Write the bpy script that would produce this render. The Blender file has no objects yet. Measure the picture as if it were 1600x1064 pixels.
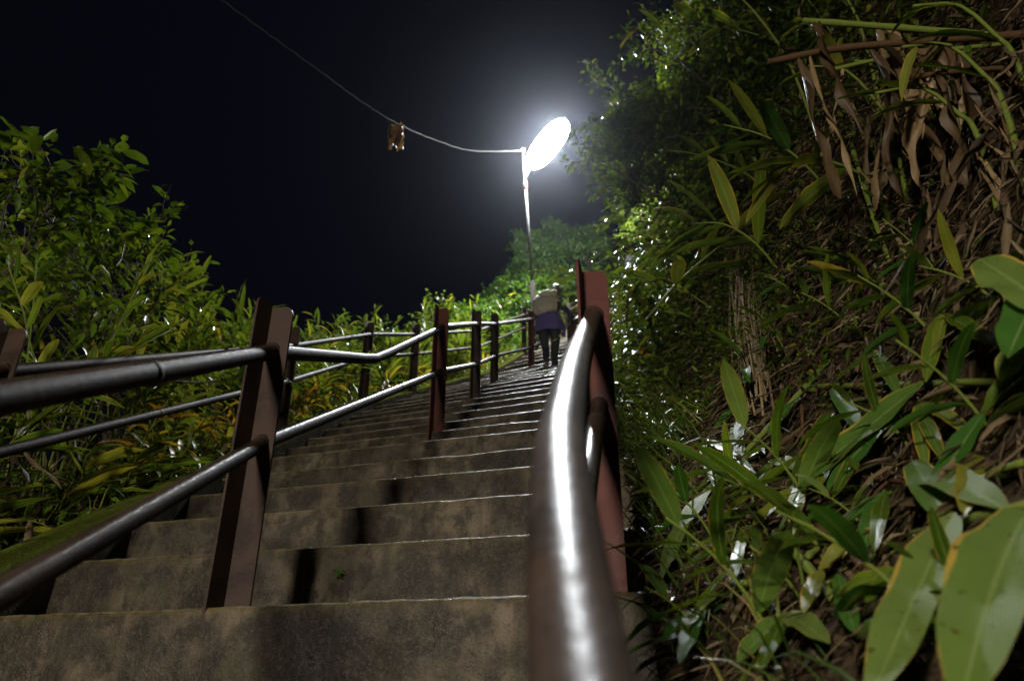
import bpy, math, random
import numpy as np
from mathutils import Vector, Matrix, noise as mnoise
random.seed(7)
rng = np.random.default_rng(11)
S = bpy.context.scene
COL = S.collection
rad = math.radians

# ------------------------------------------------------------------ camera, night sky, exposure
PITCH = rad(27)
cam_d = bpy.data.cameras.new('camera')
cam = bpy.data.objects.new('camera', cam_d)
COL.objects.link(cam)
cam.location = (0, 0, 0)
cam.rotation_euler = (rad(90) + PITCH, 0, 0)
cam_d.sensor_width = 36
cam_d.lens = 27
cam_d.clip_start = 0.02
cam_d.clip_end = 500
cam_d.dof.use_dof = True
cam_d.dof.focus_distance = 3.0
cam_d.dof.aperture_fstop = 3.1
S.camera = cam

world = bpy.data.worlds.new('World')
S.world = world
world.use_nodes = True
wn = world.node_tree
bgn = wn.nodes['Background']
bgn.inputs['Color'].default_value = (.0032, .0034, .0075, 1)   # moonless night
SKY_STRENGTH = 0.5
bgn.inputs['Strength'].default_value = SKY_STRENGTH

S.view_settings.view_transform = 'Standard'
S.view_settings.look = 'None'
S.view_settings.exposure = 0.0
S.view_settings.gamma = 1.0
S.render.engine = 'CYCLES'
cy = S.cycles
cy.use_denoising = True
cy.max_bounces = 4
cy.use_adaptive_sampling = True
cy.adaptive_threshold = 0.02
cy.diffuse_bounces = 2
cy.glossy_bounces = 2
cy.transmission_bounces = 3
cy.transparent_max_bounces = 4
cy.volume_bounces = 0
cy.sample_clamp_indirect = 2.0
cy.sample_clamp_direct = 0.0
cy.caustics_reflective = False
cy.caustics_refractive = False
HAZE = 0.0002
LAMP_UP = 1500.0     # radiance of the lamp up the stairs
LAMP_LOW = 520.0     # radiance of the lamp lower down, behind the camera

# ------------------------------------------------------------------ helpers
def at(px, py, Y):
    """world point seen at photo pixel px,py at forward distance Y"""
    a, b, c = px - 800., 1200., 532. - py
    y = b * math.cos(PITCH) - c * math.sin(PITCH)
    z = b * math.sin(PITCH) + c * math.cos(PITCH)
    return Vector((a / y * Y, Y, z / y * Y))

def tag(o, label=None, cat=None, group=None, kind=None):
    if label: o['label'] = label
    if cat: o['category'] = cat
    if group: o['group'] = group
    if kind: o['kind'] = kind
    return o

def empty(name, loc=(0, 0, 0)):
    o = bpy.data.objects.new(name, None)
    o.empty_display_size = 0.1
    o.location = loc
    COL.objects.link(o)
    return o

def link(name, me, parent=None, M=None):
    o = bpy.data.objects.new(name, me)
    COL.objects.link(o)
    if parent is not None:
        o.parent = parent
        # parents are built at world transform unless a matrix is given in parent space
        if M is None and parent.type == 'EMPTY':
            o.matrix_parent_inverse = Matrix.Translation(-Vector(parent.location))
    if M is not None:
        o.matrix_basis = M
    return o

class MB:
    """collects verts/faces, optional per-vertex vector attribute luv"""
    def __init__(s):
        s.v, s.f, s.a = [], [], []
    def add(s, vs, fs, a=None):
        b = len(s.v)
        s.v.extend(vs)
        s.f.extend([tuple(i + b for i in f) for f in fs])
        s.a.extend(a if a is not None else [(0, 0, 0)] * len(vs))
    def tube(s, pts, r, n=10, cap=True, a=None):
        pts = [Vector(p) for p in pts]
        m = len(pts)
        rs = r if isinstance(r, (list, tuple)) else [r] * m
        up = Vector((0, 0, 1))
        t0 = (pts[1] - pts[0]).normalized()
        if abs(t0.dot(up)) > .95: up = Vector((1, 0, 0))
        side = t0.cross(up).normalized()
        vs, fs = [], []
        for i, p in enumerate(pts):
            if i == 0: t = pts[1] - p
            elif i == m - 1: t = p - pts[i - 1]
            else: t = (pts[i + 1] - p).normalized() + (p - pts[i - 1]).normalized()
            t.normalize()
            side = (side - t * side.dot(t)).normalized()
            o2 = t.cross(side)
            for j in range(n):
                an = 2 * math.pi * j / n
                vs.append(tuple(p + side * (math.cos(an) * rs[i]) + o2 * (math.sin(an) * rs[i])))
        for i in range(m - 1):
            for j in range(n):
                k = (j + 1) % n
                fs.append((i * n + j, i * n + k, (i + 1) * n + k, (i + 1) * n + j))
        if cap:
            fs.append(tuple(range(n - 1, -1, -1)))
            fs.append(tuple((m - 1) * n + j for j in range(n)))
        s.add(vs, fs, [a or (0, 0, 0)] * len(vs))
        return s
    def box(s, c, hx, hy, hz, M=None):
        vs = []
        for x in (-1, 1):
            for y in (-1, 1):
                for z in (-1, 1):
                    p = Vector((x * hx, y * hy, z * hz))
                    if M is not None: p = M @ p
                    vs.append(tuple(p + Vector(c)))
        s.add(vs, [(0, 1, 3, 2), (4, 6, 7, 5), (0, 4, 5, 1), (2, 3, 7, 6), (0, 2, 6, 4), (1, 5, 7, 3)])
        return s
    def mesh(s, name, mat, smooth=True):
        me = bpy.data.meshes.new(name)
        me.from_pydata(s.v, [], s.f)
        if any(x != (0, 0, 0) for x in s.a):
            at_ = me.attributes.new('luv', 'FLOAT_VECTOR', 'POINT')
            at_.data.foreach_set('vector', np.array(s.a, dtype=np.float32).ravel())
        if smooth:
            me.polygons.foreach_set('use_smooth', np.ones(len(me.polygons), dtype=bool))
        if mat is not None: me.materials.append(mat)
        me.update()
        return me
    def obj(s, name, mat, parent=None, smooth=True):
        return link(name, s.mesh(name, mat, smooth), parent)

def autosmooth(o, ang=35):
    me = o.data
    try:
        me.set_sharp_from_angle(angle=rad(ang))
    except Exception:
        pass
    return o

def bevel(o, w, seg=2):
    m = o.modifiers.new('bevel', 'BEVEL')
    m.width = w; m.segments = seg; m.limit_method = 'ANGLE'
    return o

# ------------------------------------------------------------------ materials
class NT:
    def __init__(s, name):
        s.m = bpy.data.materials.new(name)
        s.m.use_nodes = True
        s.t = s.m.node_tree
        s.n = s.t.nodes
        s.b = s.n['Principled BSDF']
        s.out = s.n['Material Output']
    def node(s, ty, **kw):
        n = s.n.new(ty)
        for k, v in kw.items():
            if k.startswith('i_'):
                n.inputs[k[2:].replace('_', ' ')].default_value = v
            else:
                setattr(n, k, v)
        return n
    def l(s, a, b): s.t.links.new(a, b)
    def noise(s, scale, detail=4, rough=.55, coord=None, dist=0):
        n = s.node('ShaderNodeTexNoise')
        n.inputs['Scale'].default_value = scale
        n.inputs['Detail'].default_value = detail
        n.inputs['Roughness'].default_value = rough
        n.inputs['Distortion'].default_value = dist
        if coord is not None: s.l(coord, n.inputs['Vector'])
        return n.outputs['Fac']
    def ramp(s, fac, stops, interp='LINEAR'):
        n = s.node('ShaderNodeValToRGB')
        n.color_ramp.interpolation = interp
        e = n.color_ramp.elements
        while len(e) < len(stops): e.new(.5)
        for i, (p, c) in enumerate(stops):
            e[i].position = p
            if not isinstance(c, (tuple, list)): c = (c, c, c)
            e[i].color = (*c, 1)
        s.l(fac, n.inputs['Fac'])
        return n.outputs['Color']
    def mix(s, fac, a, b, mode='MIX'):
        n = s.node('ShaderNodeMix', data_type='RGBA', blend_type=mode)
        for sock, v in ((n.inputs[0], fac), (n.inputs[6], a), (n.inputs[7], b)):
            if isinstance(v, bpy.types.NodeSocket): s.l(v, sock)
            elif isinstance(v, (int, float)): sock.default_value = v
            else: sock.default_value = (*v, 1)
        return n.outputs[2]
    def math(s, op, a, b=0.0, c=0.0):
        n = s.node('ShaderNodeMath', operation=op)
        for i, v in enumerate((a, b, c)):
            if isinstance(v, bpy.types.NodeSocket): s.l(v, n.inputs[i])
            else: n.inputs[i].default_value = v
        return n.outputs[0]
    def coord(s, kind='Object'):
        return s.node('ShaderNodeTexCoord').outputs[kind]
    def worldpos(s):
        return s.node('ShaderNodeNewGeometry').outputs['Position']
    def bump(s, h, strength, dist=.01):
        n = s.node('ShaderNodeBump')
        n.inputs['Strength'].default_value = strength
        n.inputs['Distance'].default_value = dist
        s.l(h, n.inputs['Height'])
        s.l(n.outputs[0], s.b.inputs['Normal'])
        return n.outputs[0]
    def set(s, **kw):
        for k, v in kw.items():
            sock = s.b.inputs[k.replace('_', ' ')]
            if isinstance(v, bpy.types.NodeSocket): s.l(v, sock)
            elif isinstance(v, (tuple, list)): sock.default_value = (*v, 1) if len(v) == 3 else v
            else: sock.default_value = v

def mat_concrete():
    t = NT('wet_concrete')
    p = t.worldpos()
    big = t.noise(2.3, 5, .6, p)
    mid = t.noise(11, 6, .65, p)
    fine = t.noise(90, 3, .6, p)
    base = t.ramp(big, [(.36, (.018, .013, .008)), (.5, (.066, .050, .033)), (.62, (.15, .115, .075))])
    base = t.mix(t.ramp(mid, [(.42, 0), (.56, 1)]), t.mix(.72, base, (.010, .008, .006)), base)
    base = t.mix(t.ramp(fine, [(.5, 0), (.75, .4)]), base, (.13, .11, .085))
    mp = t.node('ShaderNodeMapping'); mp.inputs['Scale'].default_value = (14, 14, 1.6); t.l(p, mp.inputs['Vector'])
    drip = t.ramp(t.noise(1.0, 4, .65, mp.outputs[0], .4), [(.50, 0), (.66, 1)])
    base = t.mix(t.math('MULTIPLY', drip, .55), base, (.012, .010, .008))
    grit_glints = t.ramp(t.noise(330, 2, .6, p), [(.64, 0), (.72, 1)])
    base = t.mix(t.math('MULTIPLY', grit_glints, .55), base, (.26, .22, .17))  # pale grit specks that also paint in the sparkle of wet concrete
    pit = t.ramp(t.noise(130, 2, .6, p), [(.30, 1), (.38, 0)])
    base = t.mix(t.math('MULTIPLY', pit, .8), base, (.006, .005, .004))
    # algae bloom, own shapes
    alg = t.ramp(t.noise(5.5, 5, .6, p, .6), [(.55, 0), (.70, 1)])
    base = t.mix(t.math('MULTIPLY', alg, .45), base, (.05, .055, .018))
    # worn mossy nosing, stored as a vertex value along the step edge
    at_ = t.node('ShaderNodeAttribute', attribute_name='luv')
    sep = t.node('ShaderNodeSeparateXYZ'); t.l(at_.outputs['Vector'], sep.inputs[0])
    edge = t.math('MULTIPLY', t.math('MULTIPLY', sep.outputs['X'], sep.outputs['X']), t.ramp(t.noise(26, 4, .7, p), [(.36, .08), (.62, .9)]))
    base = t.mix(edge, base, (.16, .125, .05))
    t.set(Base_Color=base, Roughness=t.ramp(t.noise(7, 4, .6, p), [(.35, .22), (.65, .65)]), Specular_IOR_Level=.22)
    h = t.math('ADD', t.math('MULTIPLY', t.noise(45, 5, .7, p), .6), t.math('MULTIPLY', t.noise(220, 2, .6, p), .5))
    t.bump(h, .75, .008)
    return t.m

def mat_paint(name, col, rust=.35, rough=.3, gl=0.5, wet=None):
    t = NT(name)
    p = t.coord()
    n1 = t.noise(9, 6, .7, p)
    n2 = t.noise(60, 4, .6, p)
    r = t.math('MULTIPLY', t.ramp(n1, [(.5, 0), (.66, 1)]), rust)
    base = t.mix(r, col, (.055, .026, .012))
    base = t.mix(t.math('MULTIPLY', t.ramp(t.noise(3.5, 5, .7, p, .8), [(.46, 0), (.60, 1)]), .75), base, tuple(c * .3 for c in col))
    base = t.mix(t.math('MULTIPLY', t.ramp(n2, [(.55, 0), (.75, 1)]), .35), base, (.012, .009, .008))
    t.set(Base_Color=base, Roughness=t.math('ADD', t.math('MULTIPLY', n1, .25), rough - .1), Specular_IOR_Level=gl)
    if wet:
        geo = t.node('ShaderNodeNewGeometry')
        sp_ = t.node('ShaderNodeSeparateXYZ'); t.l(geo.outputs['Normal'], sp_.inputs[0])
        wm = t.ramp(t.math('ADD', sp_.outputs['Z'], t.math('MULTIPLY', t.math('SUBTRACT', t.noise(30, 3, .6, p), .5), .25)), [(wet[0], 0), (wet[1], 1)])
        t.set(Roughness=t.mix(wm, (.6,) * 3, (wet[2],) * 3), Specular_IOR_Level=t.mix(wm, (.03,) * 3, (wet[3],) * 3))
    t.bump(t.math('ADD', n2, t.math('MULTIPLY', t.noise(260, 2, .5, p), .4)), .28, .005)
    return t.m

def mat_simple(name, col, rough=.6, var=.25, scale=20, bump=.2, **kw):
    t = NT(name)
    p = t.coord()
    n = t.noise(scale, 4, .6, p)
    base = t.mix(t.math('MULTIPLY', n, var * 2), col, tuple(c * .35 for c in col))
    t.set(Base_Color=base, Roughness=rough, **kw)
    t.bump(n, bump, .01)
    return t.m

def mat_leaf(name, stops, rough=.32, edge=None, transl=.35, spec=.5, edge_w=.86, rib=True, fleck=.0):
    """stops: colour ramp over a random value per leaf; edge: colour of a dry margin"""
    t = NT(name)
    at_ = t.node('ShaderNodeAttribute', attribute_name='luv')
    sep = t.node('ShaderNodeSeparateXYZ'); t.l(at_.outputs['Vector'], sep.inputs[0])
    u = t.math('ABSOLUTE', sep.outputs['X'])
    oi = t.node('ShaderNodeObjectInfo')
    tint = t.math('FRACT', t.math('ADD', sep.outputs['Z'], oi.outputs['Random']))
    base = t.ramp(tint, stops)
    p = t.coord()
    n = t.noise(14, 2, .6, p)
    base = t.mix(t.math('MULTIPLY', n, .5), base, t.mix(1, base, (.55, .6, .4), 'MULTIPLY'))
    if rib:
        ribm = t.ramp(u, [(.03, 1), (.09, 0)])
        base = t.mix(t.math('MULTIPLY', ribm, .5), base, (.24, .30, .10))
        v2 = t.math('SINE', t.math('MULTIPLY', t.math('ADD', t.math('MULTIPLY', u, .55), t.math('MULTIPLY', sep.outputs['Y'], -1)), 120))
        base = t.mix(t.math('MULTIPLY', t.ramp(v2, [(.3, 0), (.9, 1)]), .22), base, (.03, .06, .01))
    if edge:
        d = t.math('ADD', u, t.math('MULTIPLY', t.math('SUBTRACT', t.noise(7, 3, .6, p), .5), .55))
        d = t.math('MAXIMUM', d, t.math('ADD', t.math('MULTIPLY', sep.outputs['Y'], .95), t.math('MULTIPLY', t.math('SUBTRACT', n, .5), .3)))
        em = t.ramp(d, [(edge_w, 0), (edge_w + .1, 1)])
        base = t.mix(em, base, edge)
    if fleck:
        fl = t.ramp(t.noise(70, 2, .5, p), [(.66, 0), (.72, 1)])
        base = t.mix(t.math('MULTIPLY', fl, fleck), base, (.06, .04, .012))
    t.set(Base_Color=base, Roughness=rough, Specular_IOR_Level=spec)
    tr = t.node('ShaderNodeBsdfTranslucent')
    t.l(t.mix(1, base, (1.25, 1.2, .55), 'MULTIPLY'), tr.inputs['Color'])
    ms = t.node('ShaderNodeMixShader')
    ms.inputs[0].default_value = transl
    t.l(t.b.outputs[0], ms.inputs[1]); t.l(tr.outputs[0], ms.inputs[2])
    t.l(ms.outputs[0], t.out.inputs['Surface'])
    if rib: t.bump(t.math('ADD', n, t.math('MULTIPLY', v2, .12)), .3, .01)
    return t.m

def mat_emit(name, col, strength):
    t = NT(name)
    e = t.node('ShaderNodeEmission')
    e.inputs['Color'].default_value = (*col, 1)
    e.inputs['Strength'].default_value = strength
    t.l(e.outputs[0], t.out.inputs['Surface'])
    return t.m

def mat_soil():
    t = NT('muddy_soil')
    p = t.worldpos()
    n1 = t.noise(3, 6, .65, p); n2 = t.noise(24, 5, .65, p)
    base = t.ramp(n1, [(.3, (.018, .012, .008)), (.6, (.05, .034, .021)), (.8, (.085, .06, .035))])
    gr = t.ramp(t.noise(1.7, 4, .6, p), [(.5, 0), (.62, 1)])
    base = t.mix(t.math('MULTIPLY', gr, .5), base, (.03, .042, .012))
    t.set(Base_Color=base, Roughness=t.ramp(n2, [(.35, .5), (.6, .9)]), Specular_IOR_Level=0.0)
    t.bump(t.math('ADD', n1, n2), 1.0, .03)
    return t.m

M = {}
M['concrete'] = mat_concrete()
M['soil'] = mat_soil()
M['post'] = mat_paint('red_oxide_paint', (.085, .017, .011), .55, .55, .22)
M['post_brown'] = mat_paint('brown_oxide_paint', (.044, .026, .019), .55, .55, .22)
M['rail'] = mat_paint('dark_brown_rail_paint', (.045, .030, .023), .45, .52, .15, (.44, .68, .36, .36))
M['rail_dull'] = mat_paint('weathered_rail_paint', (.034, .022, .016), .6, .52, .15, (.58, .84, .22, .11))
M['pole'] = mat_paint('white_pole_paint', (.12, .12, .11), .4, .7, .08)
M['pole_dark'] = mat_paint('dark_lower_pole', (.018, .016, .015), .4, .9, .0)
M['housing'] = mat_simple('lamp_housing', (.4, .4, .4), .4)
M['lamp_up'] = mat_emit('lit_oval_upper', (.93, .97, 1.0), LAMP_UP)
M['lamp_low'] = mat_emit('lit_oval_lower', (1.0, .93, .80), LAMP_LOW)
M['cable'] = mat_simple('cable_sheath', (.06, .058, .05), .8, Specular_IOR_Level=.05)
M['moss'] = None

# ------------------------------------------------------------------ the stair path
CL = [(-1.62, -7.0), (-1.02, 0.0), (-.80, 2.33), (-.55, 5.28), (-.40, 7.63), (-.24, 9.41), (.33, 11.94), (1.2, 14.6), (2.4, 17.6), (4.0, 21.0), (6.2, 25.0), (9.5, 30.0), (14., 36.)]
LL = [(-2.55, -7.0), (-1.95, 0.0), (-1.77, 2.45), (-1.78, 5.59), (-1.80, 8.66), (-1.40, 9.9), (-.85, 11.2), (.20, 14.2), (1.4, 17.7), (3.0, 21.4), (5.2, 25.6), (8.5, 30.8), (13., 37.)]
RL = [(-.55, -7.0), (.0, -1.0), (.035, .45), (.055, .85), (.27, 2.16), (.60, 5.2), (.90, 8.4), (1.06, 11.63), (1.95, 14.3), (3.15, 17.4), (4.8, 20.8), (7.0, 24.6), (10.4, 29.4), (15., 35.4)]
CL = [Vector(p) for p in CL]; LL = [Vector(p) for p in LL]; RL = [Vector(p) for p in RL]
SP = .506
_cum = [0.0]
for i in range(len(CL) - 1): _cum.append(_cum[-1] + (CL[i + 1] - CL[i]).length)
def path(s):
    if s <= 0:
        d = (CL[1] - CL[0]).normalized(); return CL[0] + d * s
    for i in range(len(CL) - 1):
        if s <= _cum[i + 1]:
            return CL[i].lerp(CL[i + 1], (s - _cum[i]) / (_cum[i + 1] - _cum[i]))
    d = (CL[-1] - CL[-2]).normalized(); return CL[-1] + d * (s - _cum[-1])
D0 = 1.935
# arclength of step 0: where the path crosses p.n = D0
def _s0():
    n = Vector((math.sin(rad(14)), math.cos(rad(14))))
    lo, hi = 0., 20.
    for _ in range(60):
        m = (lo + hi) / 2
        if path(m).dot(n) < D0: lo = m
        else: hi = m
    return lo
S0 = _s0()
def theta(k):
    kk = max(-4., min(34., k))
    return rad(14 + 11. / 17 * kk) if kk > 0 else rad(14 + .3 * kk)
def edge_line(k):
    th = theta(k)
    return path(S0 + SP * k), Vector((math.cos(th), -math.sin(th)))
RISE = .272
def zk(k):
    z = .304 + RISE * k
    if k > 20: z += .075 * (k - 20)
    return z
def hit(P, d, poly):
    best = None
    n = Vector((-d.y, d.x))
    for i in range(len(poly) - 1):
        a, b = (poly[i] - P).dot(n), (poly[i + 1] - P).dot(n)
        if a * b <= 0 and abs(a - b) > 1e-9:
            q = poly[i].lerp(poly[i + 1], a / (a - b))
            w = (q - P).dot(d)
            if best is None or abs(w) < abs(best): best = w
    return best
def kappa(x, y):
    lo, hi = -40., 90.
    p = Vector((x, y))
    for _ in range(40):
        m = (lo + hi) / 2
        P, d = edge_line(m)
        n = Vector((-d.y, d.x))
        if (p - P).dot(n) > 0: lo = m
        else: hi = m
    return (lo + hi) / 2
def zplane(x, y): return zk(kappa(x, y))
def ztread(x, y): return zk(math.floor(kappa(x, y)))

# ------------------------------------------------------------------ stairs: each concrete slab its own piece
def step_slab(k, lane):
    P, d = edge_line(k); P2, d2 = edge_line(k + 1)
    wl, wr = hit(P, d, LL), hit(P, d, RL)
    wl2, wr2 = hit(P2, d2, LL), hit(P2, d2, RL)
    sp = .42 + .04 * math.sin(k * 2.1)
    if lane == 0: a, b, a2, b2 = wl + .06, sp, wl2 + .06, sp
    else: a, b, a2, b2 = sp, wr + .16, sp, wr2 + .16
    rk = random.Random(k * 13 + 5)
    dz = rk.uniform(-.008, .008)
    dy = rk.uniform(-.02, .02)
    N = 34
    rows = []
    z = zk(k) + dz
    rr = zk(k) - zk(k - 1)
    nb = Vector((-d.y, d.x))
    sd = k * 7.3
    prof = [(.0, -rr - .10, 0), (-.006, -rr * .8, 0), (-.004, -rr * .45, 0), (.0, -.045, .0), (.0, -.014, .55), (.010, .0, 1.0), (.045, .004, .3), (None, 0, 0)]
    mb = MB()
    vs, at_ = [], []
    for j, (off, zz, ed) in enumerate(prof):
        for i in range(N + 1):
            f = i / N
            q = P + d * (a + (b - a) * f)
            chip = mnoise.noise(Vector((q.x * 5 + sd, k * 3.7, 1.3)))
            chip2 = mnoise.noise(Vector((q.x * 19 + sd, k * 5.1, 4.3)))
            long_ = mnoise.noise(Vector((q.x * 1.3, k * 1.7, 9.)))
            if off is None:
                q2 = P2 + d2 * (a2 + (b2 - a2) * f) + Vector((-d2.y, d2.x)) * .06
                vs.append((q2.x, q2.y, z - .004 + .006 * long_))
            else:
                o = off + dy + .010 * long_ + (.008 * chip + .006 * chip2 if ed > .2 else .010 * mnoise.noise(Vector((q.x * 6, zz * 9, k * 2.2))))
                q = q + nb * o
                dzz = .004 * long_ + ((.003 * chip + .004 * chip2 - (max(0, chip - .35) * .02)) if ed > .2 else 0)
                vs.append((q.x, q.y, z + zz + dzz))
            at_.append((ed, f, .01))
    fs = []
    for j in range(len(prof) - 1):
        for i in range(N):
            o = j * (N + 1) + i
            fs.append((o, o + 1, o + N + 2, o + N + 1))
    # back and sides down
    m0 = len(vs)
    last = (len(prof) - 1) * (N + 1)
    for i in range(N + 1):
        x, y, zz = vs[last + i]
        vs.append((x, y, z - rr - .10)); at_.append((0, 0, .01))
    for i in range(N):
        fs.append((last + i, last + i + 1, m0 + i + 1, m0 + i))
    fs.append(tuple([j * (N + 1) for j in range(len(prof))] + [m0]))
    fs.append(tuple([m0 + N] + [j * (N + 1) + N for j in range(len(prof) - 1, -1, -1)]))
    mb.add(vs, fs, at_)
    return mb
stairs = empty('stairway', (0, 0, 0))
tag(stairs, 'long wet concrete stairway climbing the hill', None, None, 'structure')
K0, K1 = -14, 52
for k in range(K0, K1):
    for lane in (0, 1):
        o = step_slab(k, lane).obj('step', M['concrete'], stairs)
        autosmooth(o, 50)

# ------------------------------------------------------------------ ground
def interp(x, tab):
    if x <= tab[0][0]: return tab[0][1]
    for i in range(len(tab) - 1):
        if x <= tab[i + 1][0]:
            f = (x - tab[i][0]) / (tab[i + 1][0] - tab[i][0])
            return tab[i][1] + f * (tab[i + 1][1] - tab[i][1])
    return tab[-1][1]
def sstep(a, b, x):
    t = max(0., min(1., (x - a) / (b - a))); return t * t * (3 - 2 * t)
RPROF = [(0, -.04), (.12, -.01), (.28, .07), (.48, .22), (.72, .56), (1.0, 1.08), (1.28, 1.7), (1.6, 2.4), (2.1, 3.15), (3.2, 4.1), (6., 5.4), (14., 8.), (40., 16.), (90, 22)]
LPROF = [(0, -.06), (.15, -.03), (.5, .0), (1.2, .05), (2.2, -.05), (3.5, -.5), (6., -2.2), (14., -9.), (40., -26.), (90, -40)]
LPROF2 = [(0, -.06), (.15, .05), (.6, .7), (1.2, 1.6), (2.2, 3.0), (3.2, 3.5), (4.5, 2.0), (7., -2.), (14., -8.), (40., -24.), (90, -40)]
def ground_z(k, side, off, x, y):
    zp = zk(max(min(k, 70), -40)) - .0
    amp = min(1., off * 1.6)
    nz = (.22 * mnoise.noise(Vector((x * .9, y * .9, 3.))) + .09 * mnoise.noise(Vector((x * 2.7, y * 2.7, 8.)))) * amp
    if side > 0:
        sc = 1 - .45 * sstep(27, 40, k)
        return zp + interp(off, RPROF) * sc + nz
    b = sstep(27, 42, k)
    return zp + interp(off, LPROF) * (1 - b) + interp(off, LPROF2) * b + nz
offs = [0, .04, .09, .15, .22, .3, .4, .5, .6, .7, .8, .9, 1., 1.12, 1.25, 1.4, 1.6, 1.85, 2.2, 2.7, 3.3, 4.2, 5.5, 7.5, 10, 14, 20, 30, 45, 70]
def ground_side(side):
    mb = MB(); ks = []
    k = -40.
    while k < 85:
        ks.append(k)
        k += .35 if -6 < k < 30 else 1.2
    vs, fs = [], []
    W = len(offs)
    for k in ks:
        P, d = edge_line(k)
        w = hit(P, d, RL if side > 0 else LL)
        if w is None: w = (1.0 if side > 0 else -1.0)
        for o in offs:
            base = w + (.10 + o if side > 0 else -(.10 + o))
            q = P + d * base
            vs.append((q.x, q.y, ground_z(k, side, o, q.x, q.y)))
    for i in range(len(ks) - 1):
        for j in range(W - 1):
            a = i * W + j
            fs.append((a, a + 1, a + W + 1, a + W) if side > 0 else (a, a + W, a + W + 1, a + 1))
    mb.add(vs, fs)
    return mb
gR = ground_side(1).obj('bank', M['soil']); tag(gR, 'steep muddy bank rising beside the right railing', None, None, 'structure')
gL = ground_side(-1).obj('hillside', M['soil']); tag(gL, 'dark sloping ground beyond the mossy kerb', None, None, 'structure')

def on_ground(k, side, off):
    P, d = edge_line(k)
    w = hit(P, d, RL if side > 0 else LL)
    q = P + d * (w + side * (.10 + off))
    return Vector((q.x, q.y, ground_z(k, side, off, q.x, q.y)))

# ------------------------------------------------------------------ mossy kerb on the left
def mat_moss():
    t = NT('mossy_concrete')
    p = t.worldpos()
    n = t.noise(16, 5, .7, p); n2 = t.noise(4, 4, .6, p)
    moss = t.ramp(t.noise(120, 3, .6, p), [(.3, (.028, .036, .005)), (.7, (.10, .11, .015))])
    conc = t.ramp(n, [(.3, (.010, .009, .007)), (.7, (.035, .03, .022))])
    geo = t.node('ShaderNodeNewGeometry')
    sep = t.node('ShaderNodeSeparateXYZ'); t.l(geo.outputs['Normal'], sep.inputs[0])
    m = t.math('MULTIPLY', t.ramp(sep.outputs['Z'], [(.35, 0), (.7, 1)]), t.ramp(t.math('ADD', t.math('MULTIPLY', n, .6), t.math('MULTIPLY', n2, .5)), [(.33, 0), (.5, 1)]))
    t.set(Base_Color=t.mix(m, conc, moss), Roughness=.95, Specular_IOR_Level=0.0)
    t.bump(t.math('ADD', n, t.math('MULTIPLY', t.noise(150, 3, .6, p), .6)), .9, .012)
    return t.m
M['moss'] = mat_moss()
mb = MB(); vs = []; fs = []
prof = [(.07, -.30), (.07, .035), (.055, .07), (.02, .085), (-.05, .09), (-.11, .08), (-.15, .05), (-.16, -.25)]
ks = np.arange(K0, 50, .25)
for k in ks:
    P, d = edge_line(k); w = hit(P, d, LL)
    for (o, h) in prof:
        q = P + d * (w + o)
        jit = mnoise.noise(Vector((q.x * 3, q.y * 3, o * 7))) * .018 + mnoise.noise(Vector((q.x * 11, q.y * 11, o * 17))) * .008
        vs.append((q.x + jit * .6, q.y, zk(k) + h + jit))
n = len(prof)
for i in range(len(ks) - 1):
    for j in range(n - 1):
        a = i * n + j
        fs.append((a, a + 1, a + n + 1, a + n))
mb.add(vs, fs)
kerb = mb.obj('kerb', M['moss']); tag(kerb, 'moss covered concrete kerb along the left side of the steps', None, None, 'structure')

# ------------------------------------------------------------------ railings
def angle_post(base, rot, h=.97, leg=.088, th=.008):
    """L shaped steel angle: one leg faces down the stairs, one runs along the rail; rounded top corners"""
    mb = MB()
    R = Matrix.Rotation(rot, 3, 'Z')
    r = .035
    def plate(outline, axis):
        n = len(outline)
        vs = []
        for tt in (0, th):
            for (a, z) in outline:
                p = Vector((a, tt, z)) if axis == 0 else Vector((tt, -a, z))
                vs.append(tuple(R @ p + Vector(base)))
        fs = [tuple(range(n)), tuple(range(2 * n - 1, n - 1, -1))]
        for i in range(n):
            j = (i + 1) % n
            fs.append((i, i + n, j + n, j))
        mb.add(vs, fs)
    arc = [(leg - r + r * math.cos(a), h - r + r * math.sin(a)) for a in np.linspace(0, math.pi / 2, 6)]
    plate([(0, -.12), (leg, -.12)] + arc + [(0, h)], 0)
    arc2 = [(leg - r + r * math.cos(a), h + .01 - r + r * math.sin(a)) for a in np.linspace(0, math.pi / 2, 6)]
    plate([(.0005, -.12), (leg, -.12)] + arc2 + [(.0005, h + .01)], 1)
    return mb

def smooth_pts(pts, n=6):
    """Catmull-Rom through points"""
    P = [Vector(p) for p in pts]
    P = [P[0] * 2 - P[1]] + P + [P[-1] * 2 - P[-2]]
    out = []
    for i in range(1, len(P) - 2):
        for j in range(n):
            t = j / n
            a, b, c, d = P[i - 1], P[i], P[i + 1], P[i + 2]
            out.append(.5 * ((2 * b) + (c - a) * t + (2 * a - 5 * b + 4 * c - d) * t * t + (3 * b - a - 3 * c + d) * t ** 3))
    out.append(P[-2])
    return out

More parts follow.
